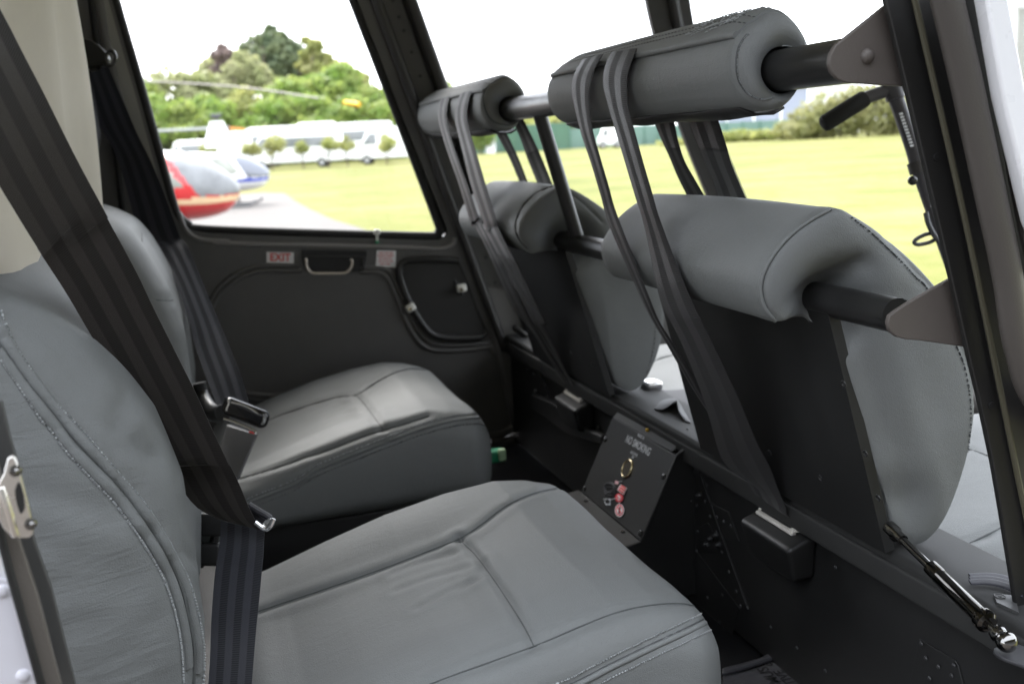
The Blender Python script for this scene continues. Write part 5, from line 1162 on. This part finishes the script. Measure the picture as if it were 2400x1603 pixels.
coach_prof = [(0, .10), (.0, .80), (.02, .95), (.05, 1.0), (.98, 1.0), (1.0, .96), (1.0, .10)]
def coach_extra(t, P3, l, w):
    m = MB(); q = [P3(.36, 1.0, .5), P3(.38, 1.06, .5), P3(.60, 1.06, .5), P3(.62, 1.0, .5)]; m.prism(q, l*1.5); m.build('roof_unit', VW, t, bevel=.04)
vehicle('coach', 'long white coach with a dark window band parked behind the white vans', 'coach', zR((920, 0))[0][0], zR((2185, 0))[0][0], 88., 3.5, coach_prof, [[(.06, .55), (.06, .78), (.975, .80), (.975, .55)]], 'white vehicles parked beyond the grass', coach_extra)
vehicle('camper_van', 'long low white van parked at the left behind the red helicopter', 'van', zR((225, 0))[0][0], zR((720, 0))[0][0], 78., 2.55, van_rev, [[(.30, .62), (.30, .84), (.94, .84), (.94, .62)], [(.13, .58), (.21, .84), (.27, .84), (.27, .58)]], 'white vehicles parked beyond the grass')
vehicle('minibus', 'white minibus parked in the middle in front of the coach', 'minibus', zR((905, 0))[0][0], zR((1750, 0))[0][0], 76., 2.75, van_rev, [[(.27, .58), (.27, .84), (.95, .84), (.95, .58)], [(.12, .56), (.20, .86), (.25, .86), (.25, .56)]], 'white vehicles parked beyond the grass')
vehicle('panel_van', 'tall white panel van parked nearest the far door post', 'van', zR((1850, 0))[0][0], zR((2560, 0))[0][0], 76., 2.75, van_rev, [[(.13, .55), (.22, .84), (.30, .84), (.30, .55)]], 'white vehicles parked beyond the grass')
vehicle('delivery_van', 'small white van parked before the pale green fence', 'van', zU((1810, 0))[0][0], zU((2120, 0))[0][0], 100., 2.1, van_rev, [[(.13, .58), (.22, .88), (.40, .88), (.40, .58)]], 'white vehicles parked beyond the grass')

# ---------- trees, bushes
F_BR = foliage_mat('bright spring leaves', (.15, .25, .035), (.29, .34, .09), .5, .5)
F_YG = foliage_mat('yellow green leaves', (.23, .26, .06), (.33, .33, .12), .5, .45)
F_DK = foliage_mat('dark conifer needles', (.075, .11, .05), (.15, .18, .075), .6, .3)
F_PU = foliage_mat('purple leaves', (.17, .12, .12), (.24, .18, .155), .6, .5)
F_OL = foliage_mat('olive hedge leaves', (.20, .21, .07), (.30, .29, .13), .8, .45)
F_PL = foliage_mat('pale blossom leaves', (.28, .31, .12), (.38, .38, .2), .6, .45)
BARK = plain('brown bark', (.10, .075, .055), .9, grain=1, gscale=6, bumpd=.05)
def leaves(mb, lobes, n, size, flat=.0):
    V = []; F = []
    W = np.array([l[1][0]*l[1][1]*l[1][2] for l in lobes])**.6; W /= W.sum()
    for li, (c, r) in enumerate(lobes):
        k = int(n*W[li]); d = rng.normal(size=(k, 3)); d /= np.linalg.norm(d, axis=1, keepdims=True); rad = rng.uniform(.45, 1.0, k)**.5
        lump = 1+.22*np.sin(d[:, 0]*5+c[0])*np.sin(d[:, 2]*6+c[1])+rng.normal(0, .06, k)
        P = np.array(c)+d*np.array(r)*(rad*lump)[:, None]
        for p, dd in zip(P, d):
            nrm = unit(dd+rng.normal(0, .55, 3)); u, w = frame_of(nrm); s = size*rng.uniform(.6, 1.4); a = rng.uniform(0, 6.28); u, w = u*cos(a)+w*sin(a), w*cos(a)-u*sin(a)
            b = len(V); V += [p-u*s, p-w*s*.6, p+u*s, p+w*s*.6]; F.append((b, b+1, b+2, b+3))
    mb.add(V, F)
def tree(nm, label, x, ytop, wpx, D_, mat, n=1500, kind='round', lob=None, group='trees beyond the airfield', ybase=None, clear=.12):
    rng_k = int(x)
    r, a = facing(x); base = gpos(x, D_); top = atD((x, ytop), D_); Hh = top[2]-GZ; w = wpx*ppm(D_)/2
    t = thing(nm, label, 'tree', tuple(base), group)
    m = MB(); tr = max(.06, Hh*.022)
    m.tube(spline([base-np.array([0, 0, .1]), base+np.array([rng.normal(0, .02)*Hh, 0, Hh*.4]), base+np.array([rng.normal(0, .03)*Hh, 0, Hh*.82])], 5), np.linspace(tr, tr*.3, 11), 8)
    for k in range(5):
        z = Hh*rng.uniform(.25, .6); an = rng.uniform(0, 6.28); m.tube(spline([base+np.array([0, 0, z]), base+np.array([cos(an)*w*.4, sin(an)*w*.4, z+Hh*.12]), base+np.array([cos(an)*w*.7, sin(an)*w*.7, z+Hh*.26])], 4), np.linspace(tr*.45, tr*.12, 9), 6)
    m.build('trunk', BARK, t)
    lobes = []
    if kind == 'round':
        for k in range(15):
            z = Hh*(clear+(1-clear)*(.08+.82*k/14)); f = sin(pi*min(1, max(.0, (z/Hh-clear)/(1-clear)*.85+.12)))**.6
            an = rng.uniform(0, 6.28); rr = w*f*rng.uniform(.25, .6); lobes.append((base+np.array([cos(an)*rr, sin(an)*rr, z]), (w*f*rng.uniform(.55, .8), w*f*.65, Hh*rng.uniform(.11, .17))))
        lobes.append((base+np.array([0, 0, Hh*.90]), (w*.42, w*.42, Hh*.11)))
    elif kind == 'conifer':
        for k in range(16):
            f = k/15; z = Hh*(.25+.70*f); rr = w*(1-f)**.6
            for q in range(3 if f < .8 else 2):
                an = rng.uniform(0, 6.28); o_ = rr*rng.uniform(.3, .75); lobes.append((base+np.array([cos(an)*o_, sin(an)*o_, z+rng.normal(0, .02)*Hh]), (max(.7, rr*.7), max(.7, rr*.7), Hh*.07)))
        lobes.append((base+np.array([0, 0, Hh*.96]), (w*.14, w*.14, Hh*.06)))
    if lob: lobes = [(atD((lx, ly), D_+rng.uniform(-1, 1)), (lr*ppm(D_), lr*ppm(D_), lr*.8*ppm(D_))) for lx, ly, lr in lob]
    m = MB(); leaves(m, lobes, int(n*1.9), max(.10, w*(.092 if kind == 'round' else .075))); m.build('crown', mat, t, sharp=None)
    return t
T = tree
T('broadleaf_tree', 'pale green tree at the left edge of the far door window', 395, 165, 130, 112, F_PL, 1500)
T('broadleaf_tree', 'bright green tree behind the rotor blade at the left of the window', 345, 190, 150, 108, F_BR, 1500)
T('broadleaf_tree', 'low bright green tree left of the purple tree', 478, 168, 150, 110, F_PL, 2600, lob=((430, 190, 26), (455, 205, 30), (480, 190, 26), (505, 205, 32), (530, 222, 34), (470, 235, 36), (440, 225, 30), (510, 240, 36)))
T('purple_tree', 'thin purple leaved tree left of the tall conifer', 528, 96, 72, 116, F_PU, 1500, lob=((520, 112, 13), (508, 130, 15), (535, 126, 14), (525, 150, 20), (512, 168, 20), (540, 172, 18)))
T('broadleaf_tree', 'pale blossoming tree in front of the purple tree', 570, 122, 120, 112, F_PL, 2600, lob=((566, 136, 20), (582, 152, 27), (552, 168, 28), (604, 174, 28), (575, 192, 32), (535, 195, 26), (620, 195, 30)))
T('conifer_tree', 'tall dark conifer, tallest of the trees in the far door window', 640, 55, 170, 122, F_DK, 3000, lob=((634, 72, 15), (628, 95, 22), (655, 92, 20), (600, 104, 24), (575, 112, 16), (640, 118, 34), (678, 112, 24), (700, 128, 26), (610, 135, 30), (668, 145, 38), (708, 155, 26), (690, 175, 34), (640, 165, 36)))
T('broadleaf_tree', 'pale tree just right of the tall conifer', 738, 82, 130, 118, F_YG, 2200, lob=((716, 96, 12), (740, 108, 18), (730, 128, 24), (757, 142, 22), (722, 152, 26), (745, 170, 32), (780, 165, 22)))
T('broadleaf_tree', 'yellow green tree under the rotor blade tip', 800, 155, 170, 110, F_BR, 2300)
T('broadleaf_tree', 'low yellow green tree beside the far door post', 885, 208, 150, 108, F_BR, 1700)
T('broadleaf_tree', 'bright green tree in the middle under the conifer', 690, 185, 170, 106, F_BR, 2200)
T('broadleaf_tree', 'yellow green tree under the pale blossoming tree', 575, 215, 150, 104, F_YG, 1700)
T('broadleaf_tree', 'dark green tree behind the long low white van', 480, 228, 150, 104, F_BR, 1500)
T('broadleaf_tree', 'yellow green tree low behind the white mast', 385, 250, 120, 102, F_YG, 1200)
T('broadleaf_tree', 'light green tree right of the far door post above the far headrest pad', 1030, 172, 110, 112, F_BR, 1300)
T('broadleaf_tree', 'dim green tree between the two green fence panels', 1300, 268, 240, 125, F_YG, 1500)
T('broadleaf_tree', 'green tree left of the pale gate seen below the far headrest pad', 1125, 268, 90, 104, F_BR, 900)
for x, yt, w, yb, lab in ((485, 336, 66, 1, 'leftmost young bush in front of the long low white van'), (585, 336, 54, 1, 'small young bush left of the roundest one in front of the minibus'), (634, 317, 66, 1, 'roundest young bush in front of the minibus windscreen'), (707, 330, 44, 1, 'thin young bush in front of the middle of the minibus'), (766, 322, 56, 1, 'young bush in front of the rear of the minibus'), (812, 320, 50, 1, 'young bush in the gap between minibus and panel van'), (904, 317, 68, 1, 'young bush in front of the panel van')):
    yb_ = 368; hb = yb_-yt; LB = [(x+rng.normal(0, .17)*w, yt+hb*.42+rng.normal(0, .13)*hb, w*rng.uniform(.13, .30)) for _ in range(8)]+[(x+rng.normal(0, .1)*w, yt+5, w*.16)]
    T('young_bush', lab, x, yt, w, 72., F_YG, 520, group='young bushes along the car park', clear=.32, lob=LB)
T('broadleaf_tree', 'broad pale tree standing behind the purple tree and the conifer', 590, 128, 300, 128, F_PL, 3600, lob=((500, 165, 30), (540, 150, 34), (585, 140, 36), (625, 150, 38), (520, 195, 36), (570, 185, 40), (630, 190, 42), (690, 185, 40), (480, 190, 30)))
T('broadleaf_tree', 'broad yellow green tree behind the tree under the rotor blade tip', 770, 140, 200, 126, F_YG, 2600, lob=((730, 165, 30), (765, 158, 30), (800, 172, 32), (835, 195, 32), (760, 200, 38), (810, 210, 38)))
for x, yt, wd, D_, lab in ((360, 222, 150, 100, 'green thicket at the very left under the trees'), (430, 240, 150, 99, 'green thicket behind the white mast'), (520, 236, 150, 99, 'green thicket left of the coach roof'), (630, 236, 160, 100, 'green thicket over the middle of the coach'), (735, 225, 170, 100, 'green thicket over the rear half of the coach'), (830, 225, 160, 100, 'green thicket over the rear end of the coach'), (905, 240, 130, 100, 'green thicket above the panel van')):
    T('thicket', lab, x, yt, wd, D_, F_BR, 1500, group='thickets along the car park', clear=.02)
def mound(nm, label, cat, x0, x1, ytop, D_, mat, n, dz=2.0):
    A, B = gpos(x0, D_), gpos(x1, D_); t = thing(nm, label, cat, tuple((A+B)/2)); top = atD(((x0+x1)/2, ytop), D_)[2]-GZ; lobes = []; K = 11
    for k in range(K):
        f = (k+.5)/K; h = top*(sin(pi*f)**.5)*rng.uniform(.85, 1.02); lobes.append((A+(B-A)*f+np.array([0, 0, h*.5]), (np.linalg.norm(B-A)/K*1.1, dz, h*.55)))
    m = MB(); leaves(m, lobes, n, .30); m.build('hedge_leaves', mat, t, sharp=None)
    for k in range(K): p = A+(B-A)*(k+.5)/K; m = MB(); m.tube([p, p+np.array([0, 0, top*.5])], [.08, .03], 6); m.build('stem', BARK, t)
mound('hedge_mound', 'olive green hedge mound behind the cyclic grip', 'hedge', 1835, 2260, 196, 92., F_OL, 5200)
mound('low_hedge', 'low scrubby hedge at the foot of the grey warehouse', 'hedge', 1560, 1900, 306, 98., F_YG, 1500, 1.0)

# ---------- fences and buildings
def fence(label, x0, x1, ytop, D_, mat, posts):
    A, B = gpos(x0, D_), gpos(x1, D_); t = thing('mesh_fence', label, 'fence', tuple((A+B)/2)); h = atD(((x0+x1)/2, ytop), D_)[2]-GZ; r, a = facing(x0)
    m = MB(); m.prism([A, B, B+np.array([0, 0, h]), A+np.array([0, 0, h])], a*.05)
    nn = max(2, int(np.linalg.norm(B-A)/.25))
    for k in range(nn): p = A+(B-A)*k/nn; m.prism([p-a*.03, p+(B-A)/nn*.5-a*.03, p+(B-A)/nn*.5-a*.03+np.array([0, 0, h]), p-a*.03+np.array([0, 0, h])], a*.02)
    m.build('fence_panel', mat, t)
    for k in range(posts+1):
        p = A+(B-A)*k/posts-a*.1; m = MB(); m.rbox(p+np.array([0, 0, h*.52]), (.05, .05, h*.53), .01, 1); m.build('fence_post', plain('fence post green', (.06, .15, .11), .6) if not bpy.data.materials.get('fence post green') else bpy.data.materials['fence post green'], t)
GF1 = plain('dark green fence sheet', (.060, .135, .088), .6, var=.1, vscale=.5); GF2 = plain('pale teal fence sheet', (.13, .215, .185), .6, var=.1, vscale=.5)
fence('dark green sheet fence behind the slanted frame strut', 1175, 1337, 292, 108., GF1, 4)
fence('pale green fence left of the near harness straps', 1100, 1180, 305, 110., GF2, 3)
fence('long pale teal fence behind the near harness straps', 1337, 1545, 297, 112., GF2, 6)
fence('teal fence in front of the grey warehouse', 1545, 1860, 288, 110., GF2, 8)
def gate(label, pxs, D_):
    L_ = [atD(p, D_) for p in pxs]; t = thing('white_gate', label, 'gate', tuple(L_[0])); r, a = facing(pxs[0][0]); m = MB(); m.prism(L_, a*.06); m.build('gate_panel', VW, t, bevel=.02)
    m = MB()
    for f in (.2, .4, .6, .8): m.rbox(L_[3]*(1-f)+L_[2]*f+(L_[0]-L_[3])*.5-a*.04, (.03, .03, np.linalg.norm(L_[0]-L_[3])*.48), .005, 1)
    m.build('gate_bar', plain('grey gate bars', (.4, .42, .42), .5) if not bpy.data.materials.get('grey gate bars') else bpy.data.materials['grey gate bars'], t)
gate('white slatted gate in the pale green fence', zU((330, 545), (455, 545), (455, 780), (330, 780)), 104.)
def shed(label, x0, x1, ytop, D_, mat, dp, nw):
    A, B = gpos(x0, D_), gpos(x1, D_); r, a = facing((x0+x1)/2); h = atD(((x0+x1)/2, ytop), D_)[2]-GZ; t = thing('warehouse', label, 'building', tuple((A+B)/2))
    m = MB(); m.prism([A, B, B+np.array([0, 0, h]), A+np.array([0, 0, h])], a*dp); m.build('wall', mat, t)
    m = MB(); m.prism([A-a*.3+np.array([0, 0, h]), B-a*.3+np.array([0, 0, h]), B+a*dp*.5+np.array([0, 0, h+1.6]), A+a*dp*.5+np.array([0, 0, h+1.6])], np.array([0, 0, .15])); m.build('roof', plain('pale roof', (.6, .6, .62), .6) if not bpy.data.materials.get('pale roof') else bpy.data.materials['pale roof'], t)
    for k in range(nw+1): p = A+(B-A)*k/nw-a*.08; m = MB(); m.rbox(p+np.array([0, 0, h*.5]), (.14, .05, h*.5), .01, 1); m.build('downpipe', VW, t)
shed('blue grey warehouse beyond the teal fence with white downpipes', 1640, 1893, 212, 135., plain('blue grey cladding', (.26, .28, .36), .6, var=.05, vscale=.3), 20, 4)
shed('white building at the right end of the grey warehouse', 1896, 2010, 186, 136., plain('white cladding', (.66, .66, .63), .6, var=.04, vscale=.3), 18, 6)
shed('grey hangar seen beyond the white door edge at the top right', 2365, 2560, 22, 60., plain('grey hangar cladding', (.34, .35, .33), .6, var=.06), 15, 3)

# hangar wall and canopy, unseen, added to cut light through the open door
shade_wall = thing('hangar', 'unseen grey wall and canopy added to shade the open cabin door', 'hangar', (0, -4, GZ))
HC = plain('grey added shade wall', (.16, .16, .16), .7, var=.06); m = MB(); m.rbox((1, -4.0, 2.6), (9, .15, 2.4), .02, 1); m.build('wall', HC, shade_wall)
m = MB(); m.rbox((1, -3.0, 3.3), (9.2, 1.15, .08), .02, 1); m.build('roof', HC, shade_wall)

# ================================================================== LIGHT, SKY, CAMERA
w = bpy.data.worlds.new('World'); scene.world = w; w.use_nodes = True; nt = w.node_tree; bg = nt.nodes['Background']
SUN_EL, SUN_AZ = radians(50), radians(98)   # azimuth measured from +X (nose) towards +Y (far side)
sky = nt.nodes.new('ShaderNodeTexSky'); sky.sky_type = 'NISHITA'; sky.sun_disc = False; sky.sun_elevation = SUN_EL; sky.sun_rotation = pi/2-SUN_AZ; sky.dust_density = 3.0; sky.air_density = 1.0
mx = nt.nodes.new('ShaderNodeMix'); mx.data_type = 'RGBA'; mx.inputs['Factor'].default_value = .82; mx.inputs['B'].default_value = (7.9, 8.3, 8.9, 1)   # thin bright overcast over the clear sky
nt.links.new(sky.outputs[0], mx.inputs['A']); nt.links.new(mx.outputs['Result'], bg.inputs['Color']); bg.inputs['Strength'].default_value = .12
sl = bpy.data.lights.new('sun', 'SUN'); sl.energy = 1.7; sl.angle = radians(35); sl.color = (1, .975, .94); so = bpy.data.objects.new('sun', sl); COL.objects.link(so)
sd = Vector((cos(SUN_EL)*cos(SUN_AZ), cos(SUN_EL)*sin(SUN_AZ), sin(SUN_EL))); so.rotation_euler = sd.to_track_quat('Z', 'Y').to_euler(); so.location = (0, 0, 30)
cd = bpy.data.cameras.new('camera'); co = bpy.data.objects.new('camera', cd); COL.objects.link(co); scene.camera = co
cd.sensor_fit = 'HORIZONTAL'; cd.sensor_width = 36; cd.lens = 36*FPX/2400; cd.clip_start = .02; cd.clip_end = 2000
co.matrix_world = Matrix(((Rv[0], Uv[0], -Fv[0], CAM[0]), (Rv[1], Uv[1], -Fv[1], CAM[1]), (Rv[2], Uv[2], -Fv[2], CAM[2]), (0, 0, 0, 1)))
cd.dof.use_dof = True; cd.dof.focus_distance = .80; cd.dof.aperture_fstop = 8.5
scene.view_settings.view_transform = 'Standard'; scene.view_settings.look = 'None'; scene.view_settings.exposure = 2.36; scene.view_settings.gamma = 1
scene.cycles.max_bounces = 10; scene.cycles.diffuse_bounces = 6; scene.cycles.transparent_max_bounces = 16; scene.cycles.use_denoising = True
